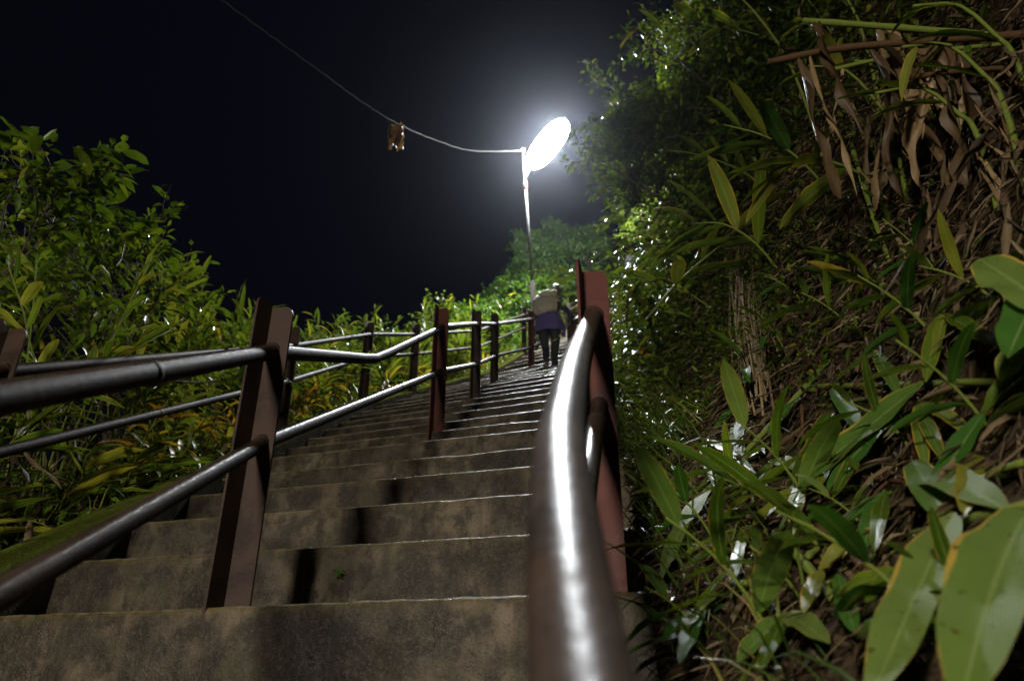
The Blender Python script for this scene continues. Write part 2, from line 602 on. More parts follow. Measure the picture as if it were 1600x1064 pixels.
def zsm(p): return zplane(p[0], p[1]) - .11
def rail_z(pts, y):
    for a, b in zip(pts[:-1], pts[1:]):
        if a[1] <= y <= b[1]: return a[2] + (b[2] - a[2]) * (y - a[1]) / (b[1] - a[1])
    return pts[-1][2]
def railing(name, label, posts, top, mid, mats, r_top=.030, r_mid=.025, joints=(), rot=rad(-14), joints_mid=(), rmat='rail_dull'):
    e = empty(name, posts[0])
    tag(e, label, 'railing', 'steel railings of the stairway')
    for i, p in enumerate(posts):
        o = angle_post(p, rot - rad(.6 * i), rail_z(top, p[1]) + .165 - p[2]).obj('post', mats[i % len(mats)], e, smooth=False)
    tr = MB().tube(top, r_top, 20).obj('top_rail', M[rmat], e); autosmooth(tr, 50)
    mr = MB().tube(mid, r_mid, 16).obj('mid_rail', M[rmat], e); autosmooth(mr, 50)
    for rail, pts, r, js in ((tr, top, r_top, joints), (mr, mid, r_mid, joints_mid)):
        for y in js:
            for i in range(len(pts) - 1):
                a, b = Vector(pts[i]), Vector(pts[i + 1])
                if a.y <= y <= b.y:
                    c = a.lerp(b, (y - a.y) / (b.y - a.y)); d = (b - a).normalized()
                    j = MB().tube([c - d * .014, c - d * .009, c + d * .009, c + d * .014], [r * 1.01, r * 1.07, r * 1.07, r * 1.01], 18).mesh('weld_joint', M[rmat])
                    jo = bpy.data.objects.new('weld_joint', j); COL.objects.link(jo)
                    jo.parent = rail
                    break
    # collar where the rails pass through each post
    for p in posts:
        for rail, pts, r in ((tr, top, r_top), (mr, mid, r_mid)):
            for i in range(len(pts) - 1):
                a, b = Vector(pts[i]), Vector(pts[i + 1])
                if a.y <= p[1] <= b.y:
                    c = a.lerp(b, (p[1] - a.y) / (b.y - a.y)); d = (b - a).normalized()
                    c = c - d * .012
                    j = MB().tube([c - d * .006, c - d * .003, c + d * .012], [r * 1.05, r * 1.16, r * 1.2], 16).mesh('weld_collar', M[rmat])
                    jo = bpy.data.objects.new('weld_collar', j); COL.objects.link(jo)
                    jo.parent = rail
                    break
    return e

def pbase(x, y, z=None): return (x, y, (ztread(x, y) if z is None else z))
CP = [pbase(-1.02, -.45), pbase(-.83, 2.30), pbase(-.58, 5.27), pbase(-.43, 7.62), pbase(-.27, 9.40), pbase(.30, 11.93), pbase(1.2, 14.7), pbase(2.35, 17.6), pbase(4.0, 21.0), pbase(6.1, 24.9)]
LP = [pbase(-1.97, -.6), pbase(-1.82, 2.45), pbase(-1.82, 5.59), pbase(-1.84, 8.66), pbase(-1.42, 9.9), pbase(-.62, 11.8), pbase(.22, 14.2), pbase(1.4, 17.6), pbase(3.0, 21.3)]
RP = [pbase(.02, -1.0), pbase(.22, 2.13), pbase(.57, 5.2), pbase(.87, 8.4), pbase(1.02, 11.63), pbase(1.95, 14.3), pbase(3.15, 17.4), pbase(4.8, 20.8), pbase(7.0, 24.5)]
def follow(posts, h, dx=.045):
    return [(p[0] + dx, p[1], zsm(p) + h) for p in posts]
ctop = follow(CP, .81)
for _i, _z in ((3, 4.09), (4, 5.04), (5, 6.50)): ctop[_i] = (*ctop[_i][:2], _z)
ctop = ctop; cmid = follow(CP, .48)
ctop[1] = (-.80, 2.30, 1.13); cmid[1] = (-.785, 2.30, .81)
ctop[0] = (-.66, -.2, -.24); cmid[0] = (-.70, -.2, -.58)
ctop.insert(2, (-.70, 3.52, 1.69)); ctop.insert(2, (-.716, 3.3, 1.585)); ctop.insert(2 + 2, (-.68, 3.75, 1.83))
ctop[5] = (-.545, 5.27, 2.80); cmid[2] = (-.545, 5.27, 2.42)
def longer(pts):
    a, b = Vector(pts[0]), Vector(pts[1])
    return [tuple(a - (b - a).normalized() * 4)] + list(pts)
rail_c = railing('centre_railing', 'brown steel railing down the middle of the steps with a kinked top pipe', CP, longer(ctop), longer(cmid), [M['post_brown'], M['post_brown'], M['post']], .0265, .0235, (1.45, 4.4), rad(-12), (4.05, 8.9))
ltop = follow(LP, .81)
for _i, _z in ((0, -.55), (1, 1.127), (2, 2.80), (3, 4.50), (4, 5.14), (5, 6.20), (6, 7.85)): ltop[_i] = (*ltop[_i][:2], _z)
lmid = [(a_, b_, c_ - .315) for (a_, b_, c_) in ltop]
rail_l = railing('kerb_railing', 'brown steel railing standing along the mossy kerb', LP, longer(ltop), longer(lmid), [M['post_brown']], .024, .022, (), rad(-12), (3.6, 7.4))
rt = [(.03, -1.0, -.86), (.032, 0., -.262), (.036, .30, -.075), (.038, .448, .02), (.040, .56, .10), (.050, .76, .245), (.066, .92, .352), (.125, 1.352, .64), (.238, 2.02, 1.095), (.262, 2.16, 1.188)]
rt = [tuple(p) for p in smooth_pts(rt, 5)]
rtop = rt + follow(RP[2:], .82)
rmid = [(.03, -1.0, -1.13), (.038, .45, -.225), (.066, .92, .085), (.125, 1.352, .36), (.262, 2.14, .872)] + follow(RP[2:], .48)
rail_r = railing('bank_railing', 'glossy brown pipe railing with red posts at the foot of the planted bank', RP, longer(rtop), longer(rmid), [M['post']], .030, .024, (), rad(-12), (1.95,), 'rail')

# ------------------------------------------------------------------ street lamps
def street_lamp(label, base, top, head_a, head_b, mat, width=.24):
    e = empty('street_lamp', base)
    tag(e, label, 'street lamp')
    b, t = Vector(base), Vector(top)
    sl = b.lerp(t, .30)
    MB().tube([b - Vector((0, 0, .3)), b, sl], [.062, .062, .058], 16).obj('lower_pole', M['pole_dark'], e)  # thicker lower part of the pole, in a darker colour
    MB().tube([sl, t], [.036, .030], 14).obj('pole', M['pole'], e)
    ha, hb = Vector(head_a), Vector(head_b)
    d = (hb - ha).normalized()
    foot = t.lerp(b, .17)
    MB().tube(smooth_pts([foot, foot.lerp(ha, .5) + Vector((0, 0, -.02)), ha + d * .12], 4), .02, 10).obj('arm', M['pole'], e)
    c = b.lerp(t, .80); u = (t - b).normalized()
    MB().tube([c - u * .12, c - u * .11, c + u * .11, c + u * .12], [.043, .056, .056, .043], 14).obj('clamp', M['post'], e)
    MB().tube([t, t + u * .05, t + u * .06], [.05, .05, .02], 12).obj('insulator', M['housing'], e)
    # elongated head: shallow oval housing above, luminous oval shaped after the lamp's glare
    side = d.cross(Vector((0, 0, 1))).normalized(); up = side.cross(d).normalized()
    L = (hb - ha).length / 2; cen = (ha + hb) / 2
    def dome(rz, sgn, rim):
        mb = MB(); vs, fs = [], []
        n, m = 18, 5
        for j in range(m):
            f = j / (m - 1); rr = math.cos(f * math.pi / 2 * .98) ; hh = math.sin(f * math.pi / 2) * rz * sgn
            for i in range(n):
                a = 2 * math.pi * i / n
                ca, sa = math.cos(a), math.sin(a)
                ex = math.copysign(abs(ca) ** .8, ca); ey = math.copysign(abs(sa) ** .8, sa)
                p = cen + d * (ex * (L + rim) * (rr * .55 + .45 * (1 if rr > .05 else 0) if False else rr)) + side * (ey * (width + rim) * rr) + up * (hh)
                vs.append(tuple(p))
        for j in range(m - 1):
            for i in range(n):
                k = (i + 1) % n
                q = (j * n + i, j * n + k, (j + 1) * n + k, (j + 1) * n + i)
                fs.append(q if sgn > 0 else q[::-1])
        fs.append(tuple(range((m - 1) * n, m * n)) if sgn > 0 else tuple(range(m * n - 1, (m - 1) * n - 1, -1)))
        if sgn > 0: fs.append(tuple(range(n - 1, -1, -1)))
        mb.add(vs, fs); return mb
    lo_, hi_ = dome(.15, -1, 0), dome(.13, 1, 0)
    dm = MB(); dm.add(lo_.v, lo_.f); dm.add(hi_.v, hi_.f[:-1])
    dm.obj('glare_oval', mat, e)
    MB().tube([ha - d * .05 + up * .10, ha.lerp(hb, .2) + up * .16, ha.lerp(hb, .8) + up * .16, hb + d * .03 + up * .08], [.03, .045, .045, .03], 8).obj('housing', M['housing'], e)
    return e
PB = at(838, 505, 14.9); PT = at(817, 236, 14.9)
PB = Vector((PB.x, PB.y, zplane(PB.x, PB.y) + .05))
street_lamp('tall white street lamp with a glowing head leaning over the steps', PB, PT, at(828, 262, 14.75), at(884, 189, 13.9), M['lamp_up'], .33)
LB = Vector((-2.75, -5.2, 0)); LB.z = zplane(LB.x, LB.y)
LT = Vector((-2.75, -5.2, LB.z + 6.6))
street_lamp('lit street lamp further down the stairway below the first steps', LB, LT, LT + Vector((.1, .05, -.75)), LT + Vector((1.2, .6, -.35)), M['lamp_low'], .25)
print('lower lamp head', LT)

# cable from lamp to lamp, with a dry rag of leaves caught on it
cab = [PT, at(740, 236, 12.1), at(680, 219, 10.2), at(620, 193, 8.4), at(560, 156, 7.3), at(500, 112, 6.4), at(420, 55, 5.5), at(345, 0, 4.8), at(250, -70, 4.1)]
q = cab[-1]
cab += [q.lerp(LT, .3) + Vector((0, 0, -.35)), q.lerp(LT, .65) + Vector((0, 0, -.4)), LT + Vector((0, 0, .02))]
cpts = smooth_pts(cab, 8)
cpts = [p + Vector((math.sin(i * 2.3), 0, math.cos(i * 2.3))) * .006 for i, p in enumerate(cpts)]
cable = MB().tube(cpts, .006, 7).obj('overhead_cable', M['cable'])
tag(cable, 'twisted pale cable sagging from the lamp across the night sky', 'cable')
# ------------------------------------------------------------------ leaf and stem builders
def fast_mesh(name, V, F, A, mat, smooth=True):
    """numpy verts, polygons (m,3|4), per-vertex vector attribute"""
    me = bpy.data.meshes.new(name)
    V = np.asarray(V, np.float32); F = np.asarray(F, np.int32)
    me.vertices.add(len(V)); me.vertices.foreach_set('co', V.ravel())
    c = F.shape[1]
    me.loops.add(F.size); me.loops.foreach_set('vertex_index', F.ravel())
    me.polygons.add(len(F)); me.polygons.foreach_set('loop_start', np.arange(len(F), dtype=np.int32) * c)
    if smooth: me.polygons.foreach_set('use_smooth', np.ones(len(F), bool))
    a = me.attributes.new('luv', 'FLOAT_VECTOR', 'POINT')
    a.data.foreach_set('vector', np.asarray(A, np.float32).ravel())
    if mat is not None: me.materials.append(mat)
    me.update(calc_edges=True)
    me.validate()
    return me

def unit(a): return a / np.maximum(np.linalg.norm(a, axis=-1, keepdims=True), 1e-9)

# small leaf: 8 verts, 8 triangles
_T_v = np.array([0, .3, .3, .3, .68, .68, .68, 1.0])
_T_u = np.array([0, -.85, 0, .85, -.9, 0, .9, 0])
_T_w = np.array([0, 1, 0, 1, .82, 0, .82, 0])
_T_f = np.array([(0, 2, 1), (0, 3, 2), (1, 2, 5), (1, 5, 4), (2, 3, 6), (2, 6, 5), (4, 5, 7), (5, 6, 7)])
def leaf_cloud(pos, dirs, L, W, droop=.25, fold=.25, name='foliage', mat=None, ups=None, rs=None):
    r = rs or rng
    pos = np.asarray(pos, float); n = len(pos)
    d = unit(np.asarray(dirs, float))
    up = np.tile(np.array([0, 0, 1.]), (n, 1)) if ups is None else np.asarray(ups, float)
    up = up + r.normal(0, .35, (n, 3))
    side = unit(np.cross(d, up)); nz = np.cross(side, d)
    L = np.broadcast_to(np.asarray(L, float), (n,)); W = np.broadcast_to(np.asarray(W, float), (n,))
    dr = droop * r.uniform(.2, 1.6, n)
    v = _T_v[None, :, None]; u = (_T_u * _T_w)[None, :, None]
    V = pos[:, None, :] + d[:, None, :] * (v * L[:, None, None]) + side[:, None, :] * (u * W[:, None, None] * .5)
    V = V + nz[:, None, :] * (np.abs(u) * W[:, None, None] * fold)
    V[:, :, 2] -= (_T_v[None, :] ** 2) * (dr * L)[:, None]
    F = (_T_f[None] + (np.arange(n) * 8)[:, None, None]).reshape(-1, 3)
    A = np.zeros((n, 8, 3)); A[:, :, 0] = _T_u; A[:, :, 1] = _T_v; A[:, :, 2] = r.uniform(0.001, 1, n)[:, None]
    return fast_mesh(name, V.reshape(-1, 3), F, A.reshape(-1, 3), mat)

def blade_cloud(pos, dirs, L, W, bend=.6, name='grass', mat=None):
    """grass blades: 7 verts, tapered, bending over"""
    pos = np.asarray(pos, float); n = len(pos); d = unit(np.asarray(dirs, float))
    hz = rng.normal(0, 1, (n, 3)); hz[:, 2] = 0; hz = unit(hz)
    side = unit(np.cross(d, hz))
    tv = np.array([0, 0, .35, .35, .7, .7, 1.]); tu = np.array([-1, 1, -.9, .9, -.6, .6, 0])
    L = np.broadcast_to(np.asarray(L, float), (n,)); W = np.broadcast_to(np.asarray(W, float), (n,))
    b = bend * rng.uniform(.2, 1.4, n) * L
    V = pos[:, None] + d[:, None] * (tv[None, :, None] * L[:, None, None]) + side[:, None] * (tu[None, :, None] * W[:, None, None] * .5)
    V = V + hz[:, None] * ((tv ** 2)[None, :, None] * b[:, None, None])
    V[:, :, 2] -= (tv ** 3)[None] * (b * .7)[:, None]
    f = np.array([(0, 1, 3), (0, 3, 2), (2, 3, 5), (2, 5, 4), (4, 5, 6)])
    F = (f[None] + (np.arange(n) * 7)[:, None, None]).reshape(-1, 3)
    A = np.zeros((n, 7, 3)); A[:, :, 0] = tu * .5; A[:, :, 1] = tv; A[:, :, 2] = rng.uniform(.001, 1, n)[:, None]
    return fast_mesh(name, V.reshape(-1, 3), F, A.reshape(-1, 3), mat)

def long_leaf(L, W, nseg=9, droop=.5, fold=.2, wave=.12, ph=0., shape='lance', curl=0., acr=2, twist=0., tint=.001):
    """lance shaped blade along +X, normal +Z; returns verts, quads, attr"""
    us = np.linspace(-1, 1, 2 * acr + 1)
    vs = np.linspace(0, 1, nseg + 1)
    ang = 0.; p = np.array([0., 0.]); V = []; A = []
    prev = 0
    for i, v in enumerate(vs):
        if i:
            ds = L / nseg
            ang = -droop * (v ** 1.3) * 1.6 + curl * math.sin(v * 5 + ph)
            p = p + ds * np.array([math.cos(ang), math.sin(ang)])
        if shape == 'lance': w = 1.75 * (v ** .62) * ((1 - v) ** .72) * (1.0 if v > .02 else .6) + .05 * (1 - v)
        elif shape == 'dead': w = 1.5 * (v ** .45) * ((1 - v) ** .5) * (.7 + .3 * math.sin(v * 19 + ph)) + .08
        else: w = 2.0 * (v ** .5) * ((1 - v) ** .5)
        w = min(w, 1.) * W / 2
        nx, nz = -math.sin(ang), math.cos(ang)
        tw = twist * v
        for u in us:
            y = u * w * math.cos(fold * .9)
            h = abs(u) * w * fold + wave * w * math.sin(v * 15 + ph + (2 if u > 0 else 0)) * abs(u)
            y, h = y * math.cos(tw) - h * math.sin(tw), y * math.sin(tw) + h * math.cos(tw)
            V.append((p[0] + nx * h, y, p[1] + nz * h)); A.append((u, v, tint))
    m = 2 * acr + 1; F = []
    for i in range(nseg):
        for j in range(m - 1):
            a = i * m + j
            F.append((a, a + m, a + m + 1, a + 1))
    return np.array(V), np.array(F), np.array(A)

def frame(d, up, origin):
    d = Vector(d).normalized(); up = Vector(up)
    s = up.cross(d)
    if s.length < 1e-3: s = Vector((1, 0, 0)).cross(d)
    s.normalize(); n = d.cross(s)
    return Matrix(((d.x, s.x, n.x, origin[0]), (d.y, s.y, n.y, origin[1]), (d.z, s.z, n.z, origin[2]), (0, 0, 0, 1)))

G1, G2, G3, G4, G5 = (.03, .06, .007), (.075, .13, .012), (.125, .18, .018), (.20, .215, .025), (.34, .24, .03)
M['ginger'] = mat_leaf('ginger_leaf', [(0, G1), (.35, G2), (.8, G3), (.93, G4), (1, G5)], .32, (.30, .19, .035), .38, .2, edge_w=.93)
M['ginger_edge'] = mat_leaf('ginger_leaf_dry_margin', [(0, (.07, .12, .02)), (.5, (.12, .18, .03)), (1, (.22, .22, .035))], .35, (.40, .25, .03), .35, .12, edge_w=.84)
M['pale'] = mat_leaf('broad_pale_leaf', [(0, (.08, .15, .026)), (.5, (.115, .185, .038)), (1, (.15, .205, .048))], .48, (.36, .25, .05), .3, .03, edge_w=.95, fleck=.9)
M['deep'] = mat_leaf('broad_deep_green_leaf', [(0, (.035, .10, .016)), (1, (.065, .15, .025))], .4, None, .3, .04)
M['yellow'] = mat_leaf('yellowing_leaf', [(0, (.06, .10, .015)), (.35, (.15, .16, .02)), (.6, (.34, .24, .02)), (.85, (.38, .18, .02)), (1, (.16, .07, .02))], .35, None, .35)
M['shrub'] = mat_leaf('shrub_leaf', [(0, (.03, .055, .006)), (.5, (.07, .12, .010)), (.9, (.12, .17, .016)), (1, (.19, .19, .02))], .3, None, .35, rib=False)
M['bank_shrub'] = mat_leaf('bank_shrub_leaf', [(0, (.025, .045, .006)), (.5, (.065, .11, .012)), (.9, (.12, .16, .02)), (1, (.19, .18, .02))], .34, None, .38, .2, rib=False)
M['hill'] = mat_leaf('hill_leaf', [(0, (.024, .055, .009)), (.5, (.05, .11, .016)), (1, (.09, .16, .026))], .5, None, .35, rib=False)
M['grass'] = mat_leaf('grass_blade', [(0, (.035, .07, .012)), (.6, (.07, .12, .02)), (.9, (.14, .16, .03)), (1, (.24, .18, .06))], .35, None, .35, rib=False)
M['dead'] = mat_leaf('dead_leaf', [(0, (.020, .013, .008)), (.45, (.066, .043, .024)), (.8, (.13, .09, .052)), (1, (.24, .18, .11))], .62, None, .12, .14, rib=False)
M['dead_pale'] = mat_leaf('bleached_dead_leaf', [(0, (.05, .029, .014)), (.5, (.14, .085, .042)), (.85, (.25, .165, .085)), (1, (.38, .28, .17))], .5, None, .15, .2, rib=False)
M['straw'] = mat_leaf('dry_straw', [(0, (.12, .08, .045)), (1, (.34, .25, .15))], .8, None, .1, .03, rib=False)
M['fern'] = mat_leaf('fern_frond', [(0, (.06, .10, .02)), (1, (.15, .19, .04))], .4, None, .35, rib=False)
M['cane'] = mat_simple('green_cane', (.15, .19, .035), .55, .3, 30, .2, Specular_IOR_Level=.02)
M['cane_brown'] = mat_simple('brown_cane', (.10, .055, .026), .6, .4, 30, .4, Specular_IOR_Level=.08)
M['bark'] = mat_simple('shrub_bark', (.07, .05, .035), .7, .4, 40, .5)

# shared leaf meshes (several shapes of each)
LEAF = {}
def leaf_set(key, mat, n, W, droops, shape='lance', wave=.14, fold=.22, nseg=8, twist=0., curl=0.):
    ms = []
    for i in range(n):
        V, F, A = long_leaf(1, W * random.uniform(.85, 1.15), nseg, random.uniform(*droops), fold * random.uniform(.5, 1.4), wave, random.uniform(0, 6), shape, curl, 2 if shape != 'dead' else 1, twist * random.uniform(-1, 1), .001)
        ms.append(fast_mesh(key, V, F, A, M[mat]))
    LEAF[key] = ms
leaf_set('ginger', 'ginger', 7, .19, (.15, .75))
leaf_set('edge', 'ginger_edge', 5, .24, (.2, .7))
leaf_set('yellow', 'yellow', 4, .22, (.4, 1.0))
leaf_set('dead', 'dead', 8, .10, (-.2, .4), 'dead', .6, .8, 12, 3.2, .45)
leaf_set('dead_pale', 'dead_pale', 8, .11, (-.2, .4), 'dead', .6, .8, 14, 3.4, .5)
leaf_set('pale', 'pale', 4, .30, (.15, .5), 'lance', .10, .15, 10)
leaf_set('deep', 'deep', 3, .28, (.2, .5), 'lance', .10, .3, 10)

def arch(base, h, lean, az, droopy=.5, n=7):
    """stem curve"""
    pts = []
    for i in range(n):
        f = i / (n - 1)
        o = lean * h * (f ** 1.6)
        pts.append(Vector(base) + Vector((math.cos(az) * o, math.sin(az) * o, h * (f - droopy * .28 * f ** 3 * lean))))
    return pts
def along(pts, f):
    x = f * (len(pts) - 1); i = min(int(x), len(pts) - 2)
    return pts[i].lerp(pts[i + 1], x - i), (pts[i + 1] - pts[i]).normalized()

def cane_leaves(pts, n, f0, Lr, spread, rnd):
    """alternate leaves in two ranks: (pos, dir, up, length)"""
    out = []
    az = rnd.uniform(0, math.pi)
    lat0 = Vector((math.cos(az), math.sin(az), 0))
    for i in range(n):
        f = f0 + (1 - f0) * (i + .5) / n
        p, t = along(pts, min(f, .999))
        lat = (lat0 - t * lat0.dot(t)).normalized() * (1 if i % 2 else -1)
        a = spread * rnd.uniform(.75, 1.25) * (1.15 - .55 * f)
        d = t * math.cos(a) + lat * math.sin(a)
        d += Vector((rnd.gauss(0, .12), rnd.gauss(0, .12), rnd.gauss(0, .08)))
        L = rnd.uniform(*Lr) * (.65 + .7 * math.sin(math.pi * min(1, .25 + .62 * f)))
        out.append((p, d.normalized(), L))
    return out

def cane_plant(label, group, pts, n, Lr, keys=('ginger',), joined=False, f0=.3, r=.009, spread=1.0, seed=0, name='ginger_plant', cane_mat='cane', dead=0):
    rnd = random.Random(seed)
    base = pts[0]
    e = empty(name, base)
    tag(e, label, 'plant', group)
    loc = [p - base for p in pts]
    MBs = MB().tube(loc, [r * (1 - .55 * i / (len(loc) - 1)) for i in range(len(loc))], 6)
    link('stem', MBs.mesh('stem', M[cane_mat]), e, Matrix.Identity(4))
    specs = cane_leaves(loc, n, f0, Lr, spread, rnd)
    up = Vector((0, 0, 1))
    if not joined:
        for (p, d, L) in specs:
            k = rnd.choice(keys)
            o = link('leaf', rnd.choice(LEAF[k]), e, frame(d, up + Vector((rnd.gauss(0, .25), rnd.gauss(0, .25), 0)), p) @ Matrix.Diagonal((L, L * rnd.uniform(.85, 1.15), L, 1)))
        for i in range(dead):
            p, t = along(loc, rnd.uniform(.15, .6))
            d = Vector((rnd.gauss(0, .35), rnd.gauss(0, .35), -1))
            L = rnd.uniform(.2, .4)
            link('dead_leaf', rnd.choice(LEAF['dead']), e, frame(d, (rnd.gauss(0, 1), rnd.gauss(0, 1), .1), p) @ Matrix.Diagonal((L, L, L, 1)))
    else:
        Vs, Fs, As = [], [], []; b = 0
        for (p, d, L) in specs:
            V, F, A = long_leaf(L, L * rnd.uniform(.15, .22), 5, rnd.uniform(.2, .8), .25, .1, rnd.uniform(0, 6), 'lance', 0, 1, 0, rnd.uniform(.01, .99))
            m = np.array(frame(d, up, p))
            V = V @ m[:3, :3].T + m[:3, 3]
            Vs.append(V); Fs.append(F + b); As.append(A); b += len(V)
        k = rnd.choice(keys)
        mt = {'ginger': 'ginger', 'edge': 'ginger_edge', 'yellow': 'yellow', 'deep': 'deep'}.get(k, 'ginger')
        o = link('foliage', fast_mesh('foliage', np.concatenate(Vs), np.concatenate(Fs), np.concatenate(As), M[mt]), e, Matrix.Identity(4))
        o['kind'] = 'stuff'
    return e

def copy_tree(root, loc, rz, sc=1.):
    r = root.copy(); COL.objects.link(r)
    r.location = loc; r.rotation_euler = (0, 0, rz); r.scale = (sc, sc, sc)
    for ch in list(root.children):
        c = ch.copy(); COL.objects.link(c); c.parent = r
    return r

# ground lookups for the planted slopes
def ground_off(x, y, side):
    k = kappa(x, y); P, d = edge_line(k); w = hit(P, d, RL if side > 0 else LL)
    if w is None: w = side
    return k, side * ((Vector((x, y)) - P).dot(d) - w) - .10
def bank_at(px, py, lift=0., side=1):
    """point of the bank seen at a photo position, lifted towards the viewer"""
    Y = .35
    while Y < 40:
        p = at(px, py, Y)
        k, off = ground_off(p.x, p.y, side)
        if off >= 0 and p.z < ground_z(k, side, off, p.x, p.y): break
        Y *= 1.02
    p = at(px, py, Y)
    return p * (1 - lift / p.length)

# ------------------------------------------------------------------ scattered growth that nobody could count
def scatter(n, k0, k1, o0, o1, side, power=1.):
    P = []
    for _ in range(n):
        k = random.uniform(k0, k1); o = o0 + (o1 - o0) * random.random() ** power
        P.append(on_ground(k, side, o))
    return np.array([tuple(p) for p in P])
def outward(pos, side, spread, upw=.5):
    n = len(pos)
    d = rng.normal(0, spread, (n, 3)); d[:, 0] -= side * .8; d[:, 1] -= .25; d[:, 2] += upw
    return d

# leaf litter on the right bank
P = scatter(30000, -3.5, 7, .05, 2.2, 1, .9)
P[:, 2] += rng.uniform(.0, .02, len(P)); P[:, 0] -= rng.uniform(0, .03, len(P))
d = rng.normal(0, 1, P.shape); d[:, 2] = -np.abs(d[:, 2]) * .9; d[:, 0] -= .4
lit = leaf_cloud(P, d, rng.uniform(.03, .15, len(P)) , np.where(rng.random(len(P)) < .8, rng.uniform(.002, .009, len(P)), rng.uniform(.01, .024, len(P))), .3, .6, 'leaf_litter', M['dead'], ups=rng.normal(0, 1, P.shape) + np.array([-.8, -.3, .5]))
tag(link('leaf_litter', lit), 'wet brown leaf litter matted over the steep bank', 'leaf litter', None, 'stuff')
P = scatter(7000, 6, 24, .1, 2.2, 1, .9)
P[:, 2] += rng.uniform(.0, .06, len(P))
d = rng.normal(0, 1, P.shape); d[:, 2] = -np.abs(d[:, 2]); d[:, 0] -= .4
lit = leaf_cloud(P, d, rng.uniform(.08, .25, len(P)), rng.uniform(.02, .05, len(P)), .5, .7, 'leaf_litter', M['dead'])
tag(link('dry_undergrowth', lit), 'brown dry undergrowth higher along the bank', 'undergrowth', None, 'stuff')
# small herbs at the foot of the bank
P = np.concatenate([scatter(9000, 2.6, 14, .12, .95, 1, .8), scatter(4500, .5, 9, .55, 1.5, 1)])
P = P + rng.normal(0, .035, P.shape) + np.array([-.03, -.02, .04])
hb = leaf_cloud(P, outward(P, 1, .7), rng.uniform(.02, .05, len(P)), rng.uniform(.01, .022, len(P)), .3, .2, 'herbs', M['bank_shrub'])
tag(link('bank_herbs', hb), 'mat of tiny leaved herbs at the foot of the bank', 'herbs', None, 'stuff')
# creepers on the bank face further up
P = np.concatenate([scatter(11000, 6, 14, .5, 2.6, 1, 1.), scatter(4500, 14, 25, 1.7, 3.4, 1, 1.)])
P = P + rng.normal(0, .09, P.shape) + np.repeat(rng.normal(0, .26, (len(P) // 50 + 1, 3)), 50, 0)[:len(P)] + np.array([-.15, -.1, .05])
hb = leaf_cloud(P, outward(P, 1, .6, .1), rng.uniform(.05, .12, len(P)), rng.uniform(.025, .05, len(P)), .5, .2, 'creeper', M['bank_shrub'])
tag(link('bank_creepers', hb), 'glossy creepers hanging over the upper bank face', 'creepers', None, 'stuff')
P = scatter(7000, .5, 9, 1.25, 3.2, 1, 1.)
P = P + rng.normal(0, .10, P.shape) + np.array([-.1, -.1, .1])
hb = leaf_cloud(P, outward(P, 1, .7, .0), rng.uniform(.03, .085, len(P)), rng.uniform(.012, .03, len(P)), .6, .2, 'creeper', M['bank_shrub'])
tag(link('bank_vines', hb), 'dim small leaved vines over the top of the bank', 'vines', None, 'stuff')
# grass on the bank foot
P = np.concatenate([scatter(260, -1.5, 3, .02, .3, 1), scatter(700, 2.5, 7, .02, .45, 1), scatter(1600, 6, 20, .02, .5, 1)])
d = rng.normal(0, .35, P.shape); d[:, 2] += 1; d[:, 0] -= .35
g = blade_cloud(P, d, rng.uniform(.06, .26, len(P)), rng.uniform(.004, .008, len(P)), .6, 'grass', M['grass'])
tag(link('bank_grass', g), 'thin grass blades sprouting along the right railing foot', 'grass', None, 'stuff')
# ground growth left of the kerb
P = scatter(12000, -2, 24, .0, 2.6, -1, 1.)
P = P + rng.normal(0, .05, P.shape) + np.array([0, 0, .08])
hb = leaf_cloud(P, outward(P, -1, .8, .5), rng.uniform(.04, .13, len(P)), rng.uniform(.015, .045, len(P)), .5, .2, 'groundcover', M['ginger'])
tag(link('kerb_undergrowth', hb), 'low leafy undergrowth behind the mossy kerb', 'undergrowth', None, 'stuff')
P = scatter(5000, -2, 24, .0, 1.6, -1, 1.)
P = P + rng.normal(0, .04, P.shape) + np.array([0, 0, .05])
d = rng.normal(0, 1, P.shape); d[:, 2] -= .3
hb = leaf_cloud(P, d, rng.uniform(.06, .2, len(P)), rng.uniform(.015, .04, len(P)), .5, .6, 'litter', M['dead'])
tag(link('kerb_litter', hb), 'brown withered leaves beneath the plants behind the kerb', 'leaf litter', None, 'stuff')
P = scatter(3200, -2, 22, .0, 1.2, -1, 1.)
d = rng.normal(0, .4, P.shape); d[:, 2] += 1; d[:, 0] += .3
g = blade_cloud(P, d, rng.uniform(.1, .35, len(P)), rng.uniform(.005, .011, len(P)), .7, 'grass', M['grass'])
tag(link('kerb_grass', g), 'arching grass blades along the mossy kerb', 'grass', None, 'stuff')
# hillside round the lamp
P = scatter(24000, 24, 48, .1, 4.6, -1, .8)
P = P + rng.normal(0, .16, P.shape) + np.array([0, -.1, .15])
hb = leaf_cloud(P, outward(P, -1, .8, .4) + np.array([0, -.5, 0]), rng.uniform(.08, .2, len(P)), rng.uniform(.045, .10, len(P)), .4, .2, 'hill_cover', M['hill'])
tag(link('hill_scrub', hb), 'dense green scrub covering the hillside behind the lamp', 'scrub', None, 'stuff')
P = scatter(420, 21, 33, .1, 2.5, -1)
P = np.repeat(P, 9, 0) + rng.normal(0, .05, (420 * 9, 3)) * np.array([1, 1, .2])
d = rng.normal(0, .35, P.shape); d[:, 2] += 1
g = blade_cloud(P, d, rng.uniform(.4, .9, len(P)), rng.uniform(.012, .022, len(P)), .9, 'grass', M['grass'])
tag(link('hill_grass', g), 'long arching grass on the slope beside the lamp', 'grass', None, 'stuff')

